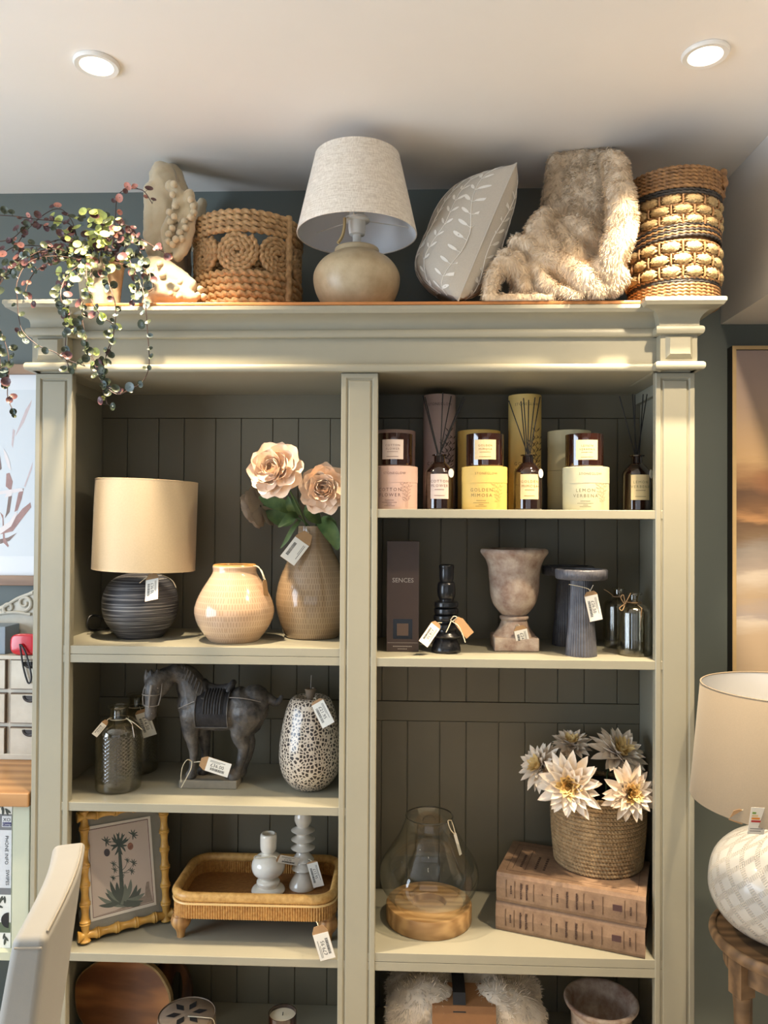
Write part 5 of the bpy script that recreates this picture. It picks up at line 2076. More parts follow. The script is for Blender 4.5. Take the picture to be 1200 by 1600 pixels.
# ---- second shelf: boxed diffuser
A_ = gp(604, 1018, z2_)
B_ = gp(654, 1018, z2_)
s = sc(A_.y)
wB = 50 * s
hB = 172 * s
c = Vector(((A_.x + B_.x) / 2, A_.y + .04, z2_))
bx_ = thing('diffuser_box', 'tall dark brown boxed diffuser at the left of the second right shelf', 'box', c)
brown_card = mat('dark_brown_card', (66, 52, 46), .45, .06, 30)
y0 = -.0395
m = M().box(-wB / 2, wB / 2, y0, .04, 0, hB, 0)
m.box(-wB * .30, wB * .30, y0 - .0003, y0 - .0001, hB * .115, hB * .295, 1)
m.box(-wB * .18, wB * .18, y0 - .0005, y0 - .0003, hB * .145, hB * .255, 2)
m.merge(text('SENCES', .0165, 'CENTER', 1.0), T(0, y0 - .0005, hB * .645), 3)
m.box(-wB * .47, wB * .47, y0 - .0004, y0 - .0001, hB * .079, hB * .082, 3)
for j in range(12):
    m.box(-wB * .3 + wB * .6 * j / 12, -wB * .3 + wB * .6 * (j + .7) / 12, y0 - .0004, y0 - .0001, hB * .045, hB * .052, 3)
    if 2 < j < 9:
        m.box(-wB * .3 + wB * .6 * j / 12, -wB * .3 + wB * .6 * (j + .7) / 12, y0 - .0004, y0 - .0001, hB * .022, hB * .028, 3)
build('carton', m, [brown_card, mat('black_gloss', (12, 12, 13), .15), mat('mid_brown_card', (96, 78, 68), .5), mat('silver_foil', (176, 168, 156), .35, Metallic=.6)], bx_, smooth=False)

# ---- black sculptural candlestick
black_cer = mat('satin_black_ceramic', (22, 23, 26), .28, .1, 30, Coat_Weight=.2)
c = stand(697, 1022, z2_, 23)
Y = c.y
bs_ = thing('candlestick', 'black stacked sculptural candlestick with paper tags', 'candlestick', c)
prf = [(22, 1022), (23, 1019), (21, 1010), (16, 1001), (19, 999), (22, 996), (16, 990), (15, 986), (19.5, 984), (19.5, 978), (15, 976), (14, 973), (19, 971), (19.5, 964), (15, 962), (18.5, 960), (18.5, 953), (15, 951), (18.5, 949), (18, 942), (11, 940), (12, 936), (14, 930), (14, 918), (12.5, 911), (9.5, 909), (11, 904), (11, 890), (11.8, 885), (11, 882.5), (8, 883), (7, 892), (1, 893)]
vm, pts = lathe_px(prf, 697, z2_, Y, 44, 2)
build('body', vm, black_cer, bs_)
nk = c + Vector((0, 0, at(697, 975, Y).z - z2_))
P = at(684, 973, Y - .05)
price_tag(bs_, P, 17 * sc(Y), 40 * sc(Y), '£18.50', (R(-12), R(38), R(10)), 1, [ringpts(nk, 16.5 * sc(Y), 18), [at(690, 973, Y - .035), P]], kt=.15)
P = at(713, 966, Y - .05)
tg = build('price_tag', M().prism([(-.006, 0), (-.013, -.012), (-.013, -.056), (.013, -.056), (.013, -.012), (.006, 0)], 0, .0008), kraft, bs_, P - c, (R(-10), R(-38), R(20)), smooth=False)
tg['label'] = 'plain kraft swing tag'
il = tg.matrix_basis.inverted()
m = M()
for pl in ([at(704, 969, Y - .042), at(709, 963, Y - .05), at(714, 965, Y - .052), at(707, 971, Y - .046)], [at(705, 970, Y - .045), at(701, 980, Y - .05), at(697, 988, Y - .05)], [at(705, 970, Y - .045), at(716, 978, Y - .055), at(723, 992, Y - .055), at(727, 1004, Y - .055)]):
    m.tube([il @ (Vector(q) - c) for q in spline(pl, 6)], .0013, 6)
build('string', m, twine, tg)

# ---- stone urns
urn_m = mat('aged_terracotta_stone', (196, 180, 162), .85, 0, 26, .7, 90, .003, col2=(134, 104, 88))


def urn(c, s, label, foot=True):
    t = thing('stone_urn', label, 'urn', c)
    U = lambda pr_: [(hw * s, y * s) for hw, y in pr_]
    body = prof_spline(U([(15, 50), (22, 55), (32, 68), (37, 85), (38.5, 105), (40.5, 125), (45, 138), (50, 145), (52, 149), (51, 153), (47, 154), (43, 150), (39, 130), (35, 90), (20, 62), (1, 60)]), 4)
    build('bowl', M().lathe(body, 60, mod=lambda a, t_, z: 1 + .006 * math.sin(5 * a + z * 90)), urn_m, t)
    ft = prof_spline(U([(33, 20), (31, 23), (24, 32), (20, 42), (20, 44), (22, 46), (22, 49.5), (18, 51.5)]), 3)
    build('foot', M().lathe(ft, 48), urn_m, t)
    q = 33.5 * s
    m = M().box(-q, q, -q, q, 0, 20.5 * s)
    build('plinth', m, urn_m, t, smooth=False, bevel=.003)
    return t


c = stand(803, 1018, z2_, 33)
ur = urn(c, sc(c.y), 'weathered stone urn on a square foot in the middle of the second right shelf')
Y = c.y
P = at(812, 978, Y - .064)
price_tag(ur, P, 20 * sc(Y), 38 * sc(Y), '£24.00', (R(10), R(-13), 0), 1, [[at(806, 977, Y - .036), at(810, 976, Y - .06), P]], kt=.17)

# ---- fluted dark pedestals
flute_m = mat('charcoal_fluted_wood', (96, 96, 102), .42, 0, 30, .4, 120, .001, col2=(60, 60, 66))


def pedestal(px, pyf, topy, label):
    c = stand(px, pyf, z2_, 23)
    Y = c.y
    s = sc(Y)
    H_ = at(px, topy, Y).z - z2_
    t = thing('pedestal_candle_holder', label, 'candle holder', c, 0, 'fluted charcoal pedestal candle holders')
    k = H_ / (137 * s)
    col = prof_spline([(23.5 * s, 0), (23 * s, 10 * s), (20 * s, 45 * s), (17 * s, 90 * s), (16 * s, (120 * s) * k)], 4)
    build('column', M().lathe(col, 128, mod=lambda a, t_, z: 1 + .05 * abs(math.sin(a * 16)) - .03), flute_m, t, angle=60)
    zt_c = 120 * s * k
    dsk = [(20 * s, zt_c), (36 * s, zt_c + .001), (39 * s, zt_c + .004), (39.5 * s, H_ - .003), (38 * s, H_), (31 * s, H_), (30.5 * s, H_ - .004), (.0005, H_ - .004)]
    build('top_plate', M().lathe(dsk, 160, mod=lambda a, t_, z: 1 + (.03 * abs(math.sin(a * 32)) - .02 if .2 < t_ < .7 else 0), cap1=False), flute_m, t, angle=60)
    return t, c, Y


pedestal(887, 1011, 884, 'dark fluted pedestal candle holder standing behind the tagged one')
t, c, Y = pedestal(908, 1027.5, 889, 'tagged charcoal fluted pedestal candle holder at the shelf front')
P = at(922, 924, Y - .035)
price_tag(t, P, 20 * sc(Y), 46 * sc(Y), '£26.50', (R(4), R(-13), 0), 1, [[at(889, 913, Y - .024), at(905, 916, Y - .033), at(919, 920, Y - .034), P], [P, at(925, 918, Y - .034), at(927, 914, Y - .034)]], kt=.14)

# ---- ribbed bottles in the right corner
t, c, Y, H, r = bottle(967, 1014, z2_, 23, 918, 'dark ribbed glass bottle tucked behind the front ribbed bottle', 'ribbed smoked bottles', 'flutes')
nk = (c.x, c.y, c.z + H * .85)
m_ = [at(957, 930, Y - .03), at(950, 924, Y - .035), at(944, 921, Y - .035)]
build('string', M().tube([Vector(q) - c for q in ringpts(nk, r * .42, 18)], .0012, 6).tube([Vector(q) - c for q in m_], .0012, 6), dark_twine, t)
t, c, Y, H, r = bottle(991, 1027, z2_, 25, 926, 'clear smoked ribbed glass bottle in the front right corner', 'ribbed smoked bottles', 'flutes')
nk = (c.x, c.y, c.z + H * .845)
P = at(1003, 951, Y - .04)
price_tag(t, P, .016, .058, '', (R(6), R(-14), R(62)), 1, [ringpts(nk, r * .43, 18), [at(996, 945, Y - .02), P]], kt=.3, tm=dark_twine)
bow = M()
for pl in ([at(976, 944, Y - .03), at(970, 934, Y - .035), at(974, 930, Y - .035), at(977, 944, Y - .03)], [at(976, 944, Y - .03), at(982, 934, Y - .035), at(985, 927, Y - .035), at(977, 944, Y - .03)], [at(976, 944, Y - .03), at(968, 950, Y - .036), at(972, 954, Y - .036), at(976, 946, Y - .032)]):
    bow.tube([q - c for q in spline(pl, 5)], .0012, 6)
build('twine_bow', bow, dark_twine, t)

# ---- glass lantern on wooden base
c = stand(670, 1469, z3_, 66)
Y = c.y
s = sc(Y)
lan = thing('hurricane_lantern', 'clear glass hurricane lantern on a round wooden base', 'lantern', c)
rw = 67 * sc(Y - .03)
hw_ = .046
mango = wood('mango_wood', (152, 114, 70), (196, 158, 108), 0, 14, .45, .3)
build('wooden_base', M().lathe([(rw * .985, 0), (rw, .003), (rw, hw_ - .004), (rw * .985, hw_ - .0005), (rw * .96, hw_), (rw * .42, hw_), (rw * .40, hw_ - .002), (rw * .39, hw_ - .016), (.0005, hw_ - .016)], 72, cap1=False), mango, lan, angle=30)
clear = thin_glass('clear_lantern_glass', (.93, .945, .93), .035, .01)
zt1 = at(670, 1274, Y).z - z3_
zt0 = hw_ + .0008
hh_ = zt1 - zt0
gp_ = prof_spline([(rw * .80, zt0), (rw * .92, zt0 + hh_ * .04), (rw * 1.10, zt0 + hh_ * .18), (rw * 1.165, zt0 + hh_ * .32), (rw * 1.10, zt0 + hh_ * .46), (rw * .90, zt0 + hh_ * .62), (rw * .70, zt0 + hh_ * .78), (rw * .585, zt0 + hh_ * .92), (rw * .55, zt1)], 6)
build('glass_shade', M().lathe(gp_, 80, cap0=False, cap1=False), clear, lan)
grim = M().tube(ringpts((0, 0, zt1), rw * .55, 64)[:-1], .0018, 8, closed=True)
gr = N('glass_edge')
build('glass_edge', grim, gr.done(gr.bsdf(lin((70, 68, 60)), .08, Coat_Weight=.6)), lan)
P = at(711, 1303, Y - .05)
tg = build('price_tag', M().prism([(-.004, 0), (-.004, -.068), (.004, -.068), (.004, 0)], 0, .0016), white_paper, lan, P - c, (R(6), R(-22), R(35)), smooth=False)
tg['label'] = 'folded white paper tag'
il = tg.matrix_basis.inverted()
build('string', M().tube([il @ (q - c) for q in spline([at(705, 1282, Y - .03), at(700, 1283, Y - .055), at(704, 1296, Y - .06), P, at(708, 1290, Y - .03), at(705, 1282, Y - .02)], 6)], .0014, 6), twine, tg)

# ---- two book boxes
A_ = gp(775, 1451, z3_)
B_ = gp(1008, 1498, z3_)
e1 = (B_ - A_).normalized()
e2 = Vector((-e1.y, e1.x, 0))
LB = (B_ - A_).length
hK = 44.5 * sc(A_.y)
back_l = gp(812, 1313, z3_ + 2 * hK)
DB = max(.15, min(.26, (back_l - A_).dot(e2)))
# stay clear of the back boards
while max((A_ + e2 * DB).y, (B_ + e2 * DB).y) > DEP - .004:
    DB -= .004
kb = N('printed_kraft_cover')
co = kb.co()
n_ = kb.noise(co, 22, 5, .7)
kraft_book = kb.done(kb.bsdf(kb.ramp(n_, [(.3, lin((118, 92, 72))), (.7, lin((156, 128, 102)))]), .6, kb.bump(n_, .2, .0008)))
page_m = mat('cream_page_edge', (214, 196, 160), .7, .05, 60)
bink = mat('sepia_print', (70, 48, 38), .6)
stamp = mat('plum_stamp', (72, 46, 46), .6)


def book_box(z, label, off, seed):
    o = A_ + e1 * off[0] + e2 * off[1]
    t = thing('book_box', label, 'box', (o.x, o.y, z), math.atan2(e1.y, e1.x), 'stacked book boxes')
    h = hK - .001
    r_ = random.Random(seed)
    cov = M()
    # rounded spine at local -y, boards above and below, page block set in
    sp = [(0, 0), (-.004, h * .12), (-.0062, h * .5), (-.004, h * .88), (0, h)]
    for i in range(4):
        (a0, b0), (a1, b1) = sp[i], sp[i + 1]
        cov.add([(0, a0, b0), (LB, a0, b0), (LB, a1, b1), (0, a1, b1)], [(0, 1, 2, 3)])
    for x in (0, LB):
        cov.add([(x, a, b) for a, b in sp], [(0, 1, 2, 3, 4) if x == 0 else (4, 3, 2, 1, 0)])
    cov.box(0, LB, 0, DB, 0, .003)
    cov.box(0, LB, 0, DB, h - .003, h)
    cov.box(0, LB, 0, .004, .003, h - .003)
    m = cov
    def mark(x0, x1, z0, z1, mi=1):
        y = -.0072
        m.box(x0, x1, y, y + .003, z0, z1, mi)
    x = LB * .07
    for fx, kind in ((.07, 0), (.13, 0), (.10, 1), (.175, 2), (.215, 2), (.262, 0), (.32, 3), (.385, 0), (.42, 1), (.49, 2), (.555, 2), (.60, 0), (.655, 1), (.725, 0), (.79, 4), (.865, 0), (.90, 1), (.94, 0)):
        X = LB * fx
        if kind == 0:
            mark(X, X + .0007, h * .22, h * .80)
        elif kind == 1:
            for q in range(5):
                zz_ = h * (.35 + .06 * q)
                mark(X, X + .004, zz_, zz_ + h * .03)
        elif kind == 2:
            for q in range(9):
                zz_ = h * (.22 + .062 * q)
                mark(X - .002, X + r_.uniform(.001, .0035), zz_, zz_ + h * .038)
        elif kind == 3:
            mark(X, X + .002, h * .48, h * .54)
        else:
            mark(X, X + .022, h * .42, h * .62, 2)
    # printed cover
    zc = h + .0001
    def top(x0, x1, y0, y1):
        m.box(x0, x1, y0, y1, zc - .0002, zc + .0002, 1)
    top(.02, LB - .02, .02, .0208)
    top(.02, LB - .02, DB - .021, DB - .0202)
    top(.02, .0208, .02, DB - .02)
    top(LB - .0208, LB - .02, .02, DB - .02)
    for q, (x0, n) in enumerate(((.034, 1), (.05, 8), (.066, 1), (.088, 7), (.11, 6))):
        if n == 1:
            top(x0, x0 + .0012, .035, DB - .045)
        else:
            for i in range(n):
                y0_ = .05 + (DB - .13) * i / n
                top(x0, x0 + .006, y0_, y0_ + (DB - .13) / n * .7)
    build('cover', cov, [kraft_book, bink, stamp], t, smooth=False)
    build('page_block', M().box(.004, LB - .004, .0045, DB - .004, .0034, h - .0034), page_m, t, smooth=False)
    return t


book_box(z3_, 'lower of the two stacked brown book boxes with printed spines', (0, 0), 3)
book_box(z3_ + hK + .0004, 'upper brown book box carrying the rope pot of dahlias', (.002, -.002), 4)
zk = z3_ + 2 * hK + .0012

# ---- rope pot
c = stand(934, 1374, zk, 70)
Y = c.y
s = sc(Y)
rp_ = 71.5 * s
hp2 = at(934, 1250, Y - rp_ * .9).z - zk
rpot = thing('rope_pot', 'round jute rope pot standing on the book boxes', 'pot', c)
jute2 = mat('jute_rope', (176, 148, 108), .75, 0, 60, .5, 500, .001, col2=(140, 112, 76))
rows = 19
m = M()
for i in range(rows):
    z = hp2 * (i + .5) / rows
    f_ = .90 + .10 * math.sin(PI * min(1, (.12 + .9 * (z / hp2))) * .62)
    m.rope(ringpts((0, 0, z), rp_ * f_ - hp2 / rows * .5, 110)[:-1], hp2 / rows * .60, .017, 8, closed=True, step=.003, depth=.38)
build('coiled_rope', m, jute2, rpot)
build('liner', M().lathe([(.0005, .003), (rp_ * .82, .003), (rp_ * .9, hp2 * .95), (rp_ * .88, hp2 * .95), (rp_ * .8, hp2 * .5), (.0005, hp2 * .5)], 40, cap0=False, cap1=False), mat('dark_liner', (40, 34, 28), .9), rpot)

# ---- dahlias
dah_m = mat('dahlia_petal', (248, 236, 216), .6, 0, 60, .15, 150, .001, col2=(244, 222, 196), Sheen_Weight=.15)
dah_y = mat('dahlia_heart_glow', (240, 208, 140), .6, .06, 80)  # inner petals tinted yellow; the lamplit glow is put into their colour


def dahlia_head(rad, seed):
    r_ = random.Random(seed)
    m = M()
    rings = [(12, 1.0, -10, .34), (13, .98, 7, .34), (13, .88, 22, .32), (12, .74, 38, .30), (11, .58, 53, .27), (9, .44, 66, .23), (8, .30, 78, .18)]
    for k, (n, L, el, W) in enumerate(rings):
        for i in range(n):
            a = 2 * PI * (i + .5 * (k % 2)) / n + r_.uniform(-.14, .14)
            fr_ = RZ(a) @ T(0, rad * .05, rad * (.02 * k - .08)) @ RX(R(el + r_.uniform(-9, 9))) @ RY(r_.uniform(-.25, .25))
            LL = rad * L * r_.uniform(.88, 1.08)
            WW = rad * W
            v, f = [], []
            for j in range(7):
                t_ = j / 6
                w_ = WW * (math.sin(PI * min(1, .1 + t_ * .9)) ** .8) if j < 6 else .0002
                for q in (-1, 0, 1):
                    v.append(fr_ @ Vector((q * w_ / 2, LL * t_, abs(q) * w_ * .32 + LL * .13 * t_ * t_ * (1 if k < 3 else .5))))
            for j in range(6):
                b = j * 3
                f += [(b, b + 1, b + 4, b + 3), (b + 1, b + 2, b + 5, b + 4)]
            m.add(v, f, 1 if k >= 4 else 0)
    return m


def dahlia(px, py, Yd, rpx, d, label, seed, fx, fy):
    head = at(px, py, Yd)
    ft = c + Vector((fx, fy, hp2 * .52))
    t = thing('dahlia', label, 'flower', ft, 0, 'artificial dahlias in the rope pot')
    r = rpx * sc(Yd)
    m = dahlia_head(r, seed)
    m.xform(aim(d))
    build('bloom', m, [dah_m, dah_y], t, head - ft, angle=70)
    dv = Vector(d).normalized()
    bk = head - dv * r * .15
    up = Vector((c.x + (fx) * 1.2, c.y + fy * 1.2, c.z + hp2 + .015))
    build('stem', M().tube([q - ft for q in spline([ft, up, (up + bk) / 2 + Vector((0, 0, .012)), bk], 7)], .0025, 7), stemg, t)


Yf = c.y
dahlia(890, 1227, Yf - .125, 50, (-.35, -1, .18), 'large open dahlia facing front at left of the rope pot', 3, -.03, -.035)
dahlia(984, 1238, Yf - .15, 43, (.15, -1, .12), 'dahlia with glow-tinted yellow centre drooping over the right rim', 9, .03, -.035)
dahlia(966, 1178, Yf - .01, 47, (.3, -.5, .75), 'upturned white dahlia at the top right of the bunch', 14, .025, .02)
dahlia(845, 1198, Yf - .02, 38, (-.75, -.45, .5), 'side turned dahlia at the far left of the bunch', 21, -.045, .0)
dahlia(893, 1164, Yf + .055, 32, (-.1, -.3, .9), 'shaded dahlia at the back of the bunch', 27, -.01, .045)
dahlia(990, 1194, Yf + .055, 22, (.75, -.4, .1), 'half hidden dahlia against the right side of the case', 33, .05, .01)

# ---- bottom right: banded throw and urn
c = base(722, .13, z4_)
th = thing('folded_throw', 'white fluffy folded throw with brown paper band in the bottom right compartment', 'blanket', c)
s = sc(.13)
ztop_ = at(722, 1522, .12).z - z4_
pxz = lambda x, zf_, y, r: (Vector(((x - 722) * s, y, zf_ * ztop_)), r * s)
ch = [[pxz(632, .62, -.03, 30), pxz(664, .76, -.03, 34), pxz(700, .66, -.03, 30)], [pxz(746, .66, -.03, 30), pxz(780, .74, -.03, 34), pxz(815, .58, -.03, 32)],
      [pxz(632, .68, .05, 30), pxz(668, .78, .05, 34), pxz(700, .70, .05, 30)], [pxz(746, .70, .05, 30), pxz(780, .78, .05, 34), pxz(815, .62, .05, 32)],
      [pxz(640, .30, -.03, 36), pxz(722, .40, -.04, 36), pxz(815, .30, -.03, 36)], [pxz(640, .28, .05, 36), pxz(722, .5, .05, 36), pxz(815, .28, .05, 36)],
      [pxz(640, .14, 0, 34), pxz(722, .14, 0, 34), pxz(815, .14, 0, 34)]]
tb = remeshed(capsules(ch, 5), .007, 3, lambda v: .006 * noise.noise(v * 30) + .003 * noise.noise(v * 90))
tb.v = [(x, y, max(z, .0006)) for x, y, z in tb.v]
wf = mat('white_fluff', (206, 194, 176), .9, .06, 40, Sheen_Weight=.3)
tbo = build('throw_body', tb, wf, th)
fz = fuzz(tb, 9000, .012, .0009, .3, 6, .8)
fz.v = [(x, y, max(z, .0003)) for x, y, z in fz.v]
pile = build('fleece_pile', fz, wf, tbo, smooth=False)
pile['kind'] = 'stuff'
band = M()
pb = [(-.004, -.096 - .02, .0), (0, -.098 - .02, .4 * ztop_), (0, -.085, .84 * ztop_), (0, -.02, .93 * ztop_)]
xa, xb = (674 - 722) * s, (768 - 722) * s
v = []
for (dx, y, z) in pb:
    v += [(xa, y, z), (xb, y, z)]
band.add(v, [(i * 2, i * 2 + 1, i * 2 + 3, i * 2 + 2) for i in range(3)], 0)
for i in range(7):
    band.box(xa + .03, xb - .03 - .01 * (i % 3), -.1215, -.1205, .40 * ztop_ - .012 * i, .40 * ztop_ - .012 * i + .005, 1)
build('paper_band', band, [mat('brown_paper', (140, 98, 60), .7, .06, 50), mat('sepia_print', (70, 48, 38))], th, smooth=False)
rb2 = M()
for xx in ((712 - 722) * s,):
    rb2.add([(xx - .012, -.07, .95 * ztop_), (xx + .02, -.07, .95 * ztop_), (xx - .012, .06, 1.0 * ztop_), (xx + .02, .06, 1.0 * ztop_), (xx - .012, -.09, .78 * ztop_), (xx + .02, -.09, .78 * ztop_)], [(0, 1, 3, 2), (4, 5, 1, 0)])
build('ribbon', rb2, mat('black_ribbon', (26, 24, 24), .5), th, smooth=False)
c = base(939, .115, z4_)
zu = at(939, 1560, .115).z - z4_
ur2 = thing('stone_urn', 'wide mouthed stone urn in the bottom right compartment', 'urn', c)
sU = sc(.115)
pr_ = prof_spline([(30 * sU, 0), (32 * sU, .006), (27 * sU, .018), (26 * sU, .026), (36 * sU, .045), (44 * sU, .08), (45 * sU, zu - .05), (47 * sU, zu - .026), (54 * sU, zu - .012), (56 * sU, zu - .004), (54 * sU, zu), (49 * sU, zu - .003), (43 * sU, zu - .02), (40 * sU, zu - .06), (20 * sU, zu - .09), (.001, zu - .092)], 4)
build('bowl', M().lathe(pr_, 60, cap1=False), urn_m, ur2)
# ================================================================== left of the bookcase
# ---- desk
zd = Z0 - .686
xr = at(45, 1243, 0).x - .001
oakd = wood('oak_desk_top', (152, 110, 68), (194, 150, 100), 0, 8, .4)
sage2 = mat('pale_sage_paint', (186, 190, 168), .45, .04, 6)
desk = thing('desk', 'oak topped desk with pale sage legs left of the bookcase', 'desk', (xr - .5, .2, 0))
build('desk_top', M().box(-.5, .5, -.2, .205, zd - .035, zd), oakd, desk, smooth=False, bevel=.003)
lw = .044
for (a, b) in ((.5 - .006 - lw, -.18), (.5 - .006 - lw, .15), (-.49, -.18), (-.49, .15)):
    build('leg', M().box(a, a + lw, b, b + lw, 0, zd - .0355), sage2, desk, smooth=False, bevel=.002)
zl = .40
build('lower_shelf', M().box(-.445, .449, -.17, .19, zl - .02, zl), sage2, desk, smooth=False)
# ---- patterned files under the desk
fx1 = at(21, 1350, .06).x
fb_ = thing('box_file', 'leaf patterned box file with handwritten label under the desk', 'box file', (fx1 - .05, .15, zl + .0004))
m = M().box(-.05, .05, -.10, .12, 0, .365, 0)
fy = -.1004
def fp(x0, x1, z0, z1, mi, k=0):
    m.box(x0, x1, fy - .0002 * k, fy + .0006, z0, z1, mi)
fp(-.0495, .0495, .301, .342, 3)
fp(.024, .0485, .309, .337, 1, 1)
fp(.026, .0485, .311, .321, 4, 2)
fp(-.0495, .0495, .153, .301, 1)
fp(-.0495, .0495, .136, .153, 3)
fp(-.0495, .0495, .039, .065, 5)
m.merge(text('XO', .013, 'CENTER', 1.0), T(.037, fy - .0007, .3275), 2)
m.merge(text('Comp', .0085, 'CENTER', 1.0), T(.037, fy - .0009, .316), 1)
m.merge(text('PHONE INFO', .0125, 'CENTER', 1.0).xform(RY(R(90))), T(.037, fy - .0007, .250), 2)
m.merge(text('SWIPES', .0125, 'CENTER', 1.0).xform(RY(R(90))), T(.040, fy - .0007, .180), 2)
m.fan([(.045 + .020 * math.cos(a), fy - .0006, .071 + .020 * math.sin(a)) for a in [2 * PI * i / 24 for i in range(24)] if math.cos(a) < .22], 2)
rl = random.Random(6)
for i in range(26):
    x, z = rl.uniform(-.042, .042), rl.choice((rl.uniform(.09, .13), rl.uniform(.346, .36), rl.uniform(.01, .035)))
    a = rl.uniform(0, PI)
    L_ = rl.uniform(.007, .011)
    pl = []
    for q in range(10):
        t = 2 * PI * q / 10
        u, v = math.cos(t) * L_, math.sin(t) * L_ * .32
        pl.append((max(-.0495, min(.0495, x + u * math.cos(a) - v * math.sin(a))), fy - .0001 - i * .00001, max(.001, min(.364, z + u * math.sin(a) + v * math.cos(a)))))
    m.fan(pl, 6)
build('carton', m, [mat('white_card', (222, 222, 214), .6, .03, 30), mat('pale_leaf_label', (206, 208, 210), .6, .06, 60), ink, mat('slate_band', (112, 114, 116), .6), mat('navy_badge', (46, 44, 96), .5), mat('olive_band', (92, 104, 80), .6), mat('dark_leaf_print', (62, 68, 60), .6)], fb_, smooth=False)

# ---- white drawer unit with carved back on the desk
oy = .27
X17 = at(17, 1100, oy).x
dw, dh = .118, .0865
x_r = X17 + dw + .014
x_l = x_r - (dw + .0125) * 5 - .014
zb0 = zd + .0005
zt0_ = at(30, 1024, oy).z
white_dis = mat('distressed_white_paint', (202, 198, 184), .5, .05, 14, .3, 60, .001, col2=(184, 178, 162))
seam_m = mat('worn_brown_edge', (96, 78, 62), .7, .2, 60)
un = thing('drawer_unit', 'white distressed drawer unit with carved crest standing on the desk', 'drawer unit', ((x_l + x_r) / 2, oy + .06, zb0))
ox, oyy, oz = un.location
L = lambda x: x - ox
hU = zt0_ - zb0
m = M()
m.box(L(x_l), L(x_r), oy - oyy + .004, .075, 0, hU - .012)
m.box(L(x_l) - .004, L(x_r) + .004, oy - oyy - .006, .08, hU - .011, hU)
m.box(L(x_l) - .004, L(x_r) + .004, oy - oyy - .008, .0, .0, .016)
build('carcass', m, white_dis, un, smooth=False, bevel=.0015)
r_ = random.Random(4)
for col in range(5):
    x1 = L(x_r) - .014 - (dw + .0125) * col
    for row in range(3):
        z0 = at(30, 1183, oy).z - zb0 + (dh + .0105) * row
        fz_ = M().box(x1 - dw, x1, oy - oyy - .002, oy - oyy + .0038, z0, z0 + dh, 1)
        fz_.box(x1 - dw + .003, x1 - .003, oy - oyy - .007, oy - oyy - .002, z0 + .003, z0 + dh - .003, 0)
        d = build('drawer', fz_, [white_dis, seam_m], un, smooth=False)
        cup = M().tube([(x1 - dw / 2 + .018 * math.cos(a), oy - oyy - .0075, z0 + dh - .006 - .016 * math.sin(a)) for a in [PI * i / 10 for i in range(11)]], .004, 8)
        cup.fan([(x1 - dw / 2 + .018 * math.cos(a), oy - oyy - .0078, z0 + dh - .006 - .016 * math.sin(a)) for a in [PI * i / 10 for i in range(11)]], 0)
        build('cup_pull', cup, mat('dark_iron', (48, 46, 46), .5), d)
bk = M()
crest = [at(-130, 955, .37), at(-60, 958, .37), at(0, 947, .37), at(20, 938, .37), at(40, 928, .37), at(60, 918, .37)]
crest += [at(66, 905, .37)]
pts = [(q.x - ox, q.z - oz) for q in crest]
xe = L(x_r) - .002
pts = [p for p in pts if p[0] < xe - .004]
out = [(pts[0][0], hU), (xe, hU), (xe, pts[-1][1] + .01)] + list(reversed(pts))
bk.prism(out, .37 - oyy, .383 - oyy)
build('back_board', bk, white_dis, un, smooth=False)
sw = M()
def scroll(cx, cy, r, turns, a0, sgn=1):
    p = []
    for i in range(30):
        t_ = i / 29
        a = a0 + sgn * turns * 2 * PI * t_
        rr = r * (1 - .75 * t_)
        q = at(cx + rr * math.cos(a), cy - rr * math.sin(a), .367)
        p.append((q.x - ox, q.y - oyy, q.z - oz))
    return p
for args in ((38, 942, 12, 1.3, -1.5, 1), (14, 950, 9, 1.0, -2.2, -1)):
    sw.tube(scroll(*args), [.006 - .003 * i / 29 for i in range(30)], 8)
sw.tube(spline([[q.x - ox, q.y - oyy, q.z - oz] for q in (at(-20, 962, .367), at(5, 958, .367), at(25, 957, .367), at(48, 960, .367))], 6), .005, 8)
sw.tube(spline([[q.x - ox, q.y - oyy, q.z - oz] for q in (at(0, 952, .367), at(12, 945, .367), at(28, 935, .367), at(52, 926, .367))], 6), .005, 8)
build('carving', sw, white_dis, un)
zl2 = zt0_ + .0006
# ---- grey box and red gadget on the ledge
gx = at(9, 1000, oy + .015).x
gb = tag(build('storage_box', M().box(-.16, 0, 0, .08, 0, at(9, 979, oy + .015).z - zl2), mat('blue_grey_card', (128, 140, 150), .6, .03, 20), None, (gx, oy + .012, zl2), smooth=False, bevel=.0015), 'blue grey box on top of the white drawer unit', 'box')
x17 = at(17, 1005, oy - .002).x
rg = thing('gadget', 'small red rounded gadget with black wrist strap on the drawer unit', 'gadget', (x17 + .04, oy + .003, zl2))
hr_ = at(30, 990, oy).z - zl2
mb_ = M().grid(lambda u, v: ((lambda a, b: (.043 * math.copysign(abs(math.cos(b)) ** .6, math.cos(b)) * math.copysign(abs(math.cos(a)) ** .5, math.cos(a)), .0085 * math.copysign(abs(math.cos(b)) ** .6, math.cos(b)) * math.copysign(abs(math.sin(a)) ** .5, math.sin(a)), hr_ / 2 + hr_ / 2 * math.copysign(abs(math.sin(b)) ** .6, math.sin(b))))(2 * PI * u, PI * (v - .5))), 28, 15, 0, cu=True)
build('casing', mb_, mat('red_plastic', (186, 28, 40), .25, Coat_Weight=.4), rg)
q = Vector(rg.location)
st = [at(31, 1006, oy - .012), at(33, 1020, oy - .014), at(37, 1045, oy - .014), at(44, 1067, oy - .014), at(49, 1060, oy - .014), at(46, 1040, oy - .014), at(40, 1020, oy - .013), at(33, 1007, oy - .012)]
build('strap', M().tube([p - q for p in spline(st, 6)], .0028, 6), mat('black_cord', (22, 22, 24)), rg)

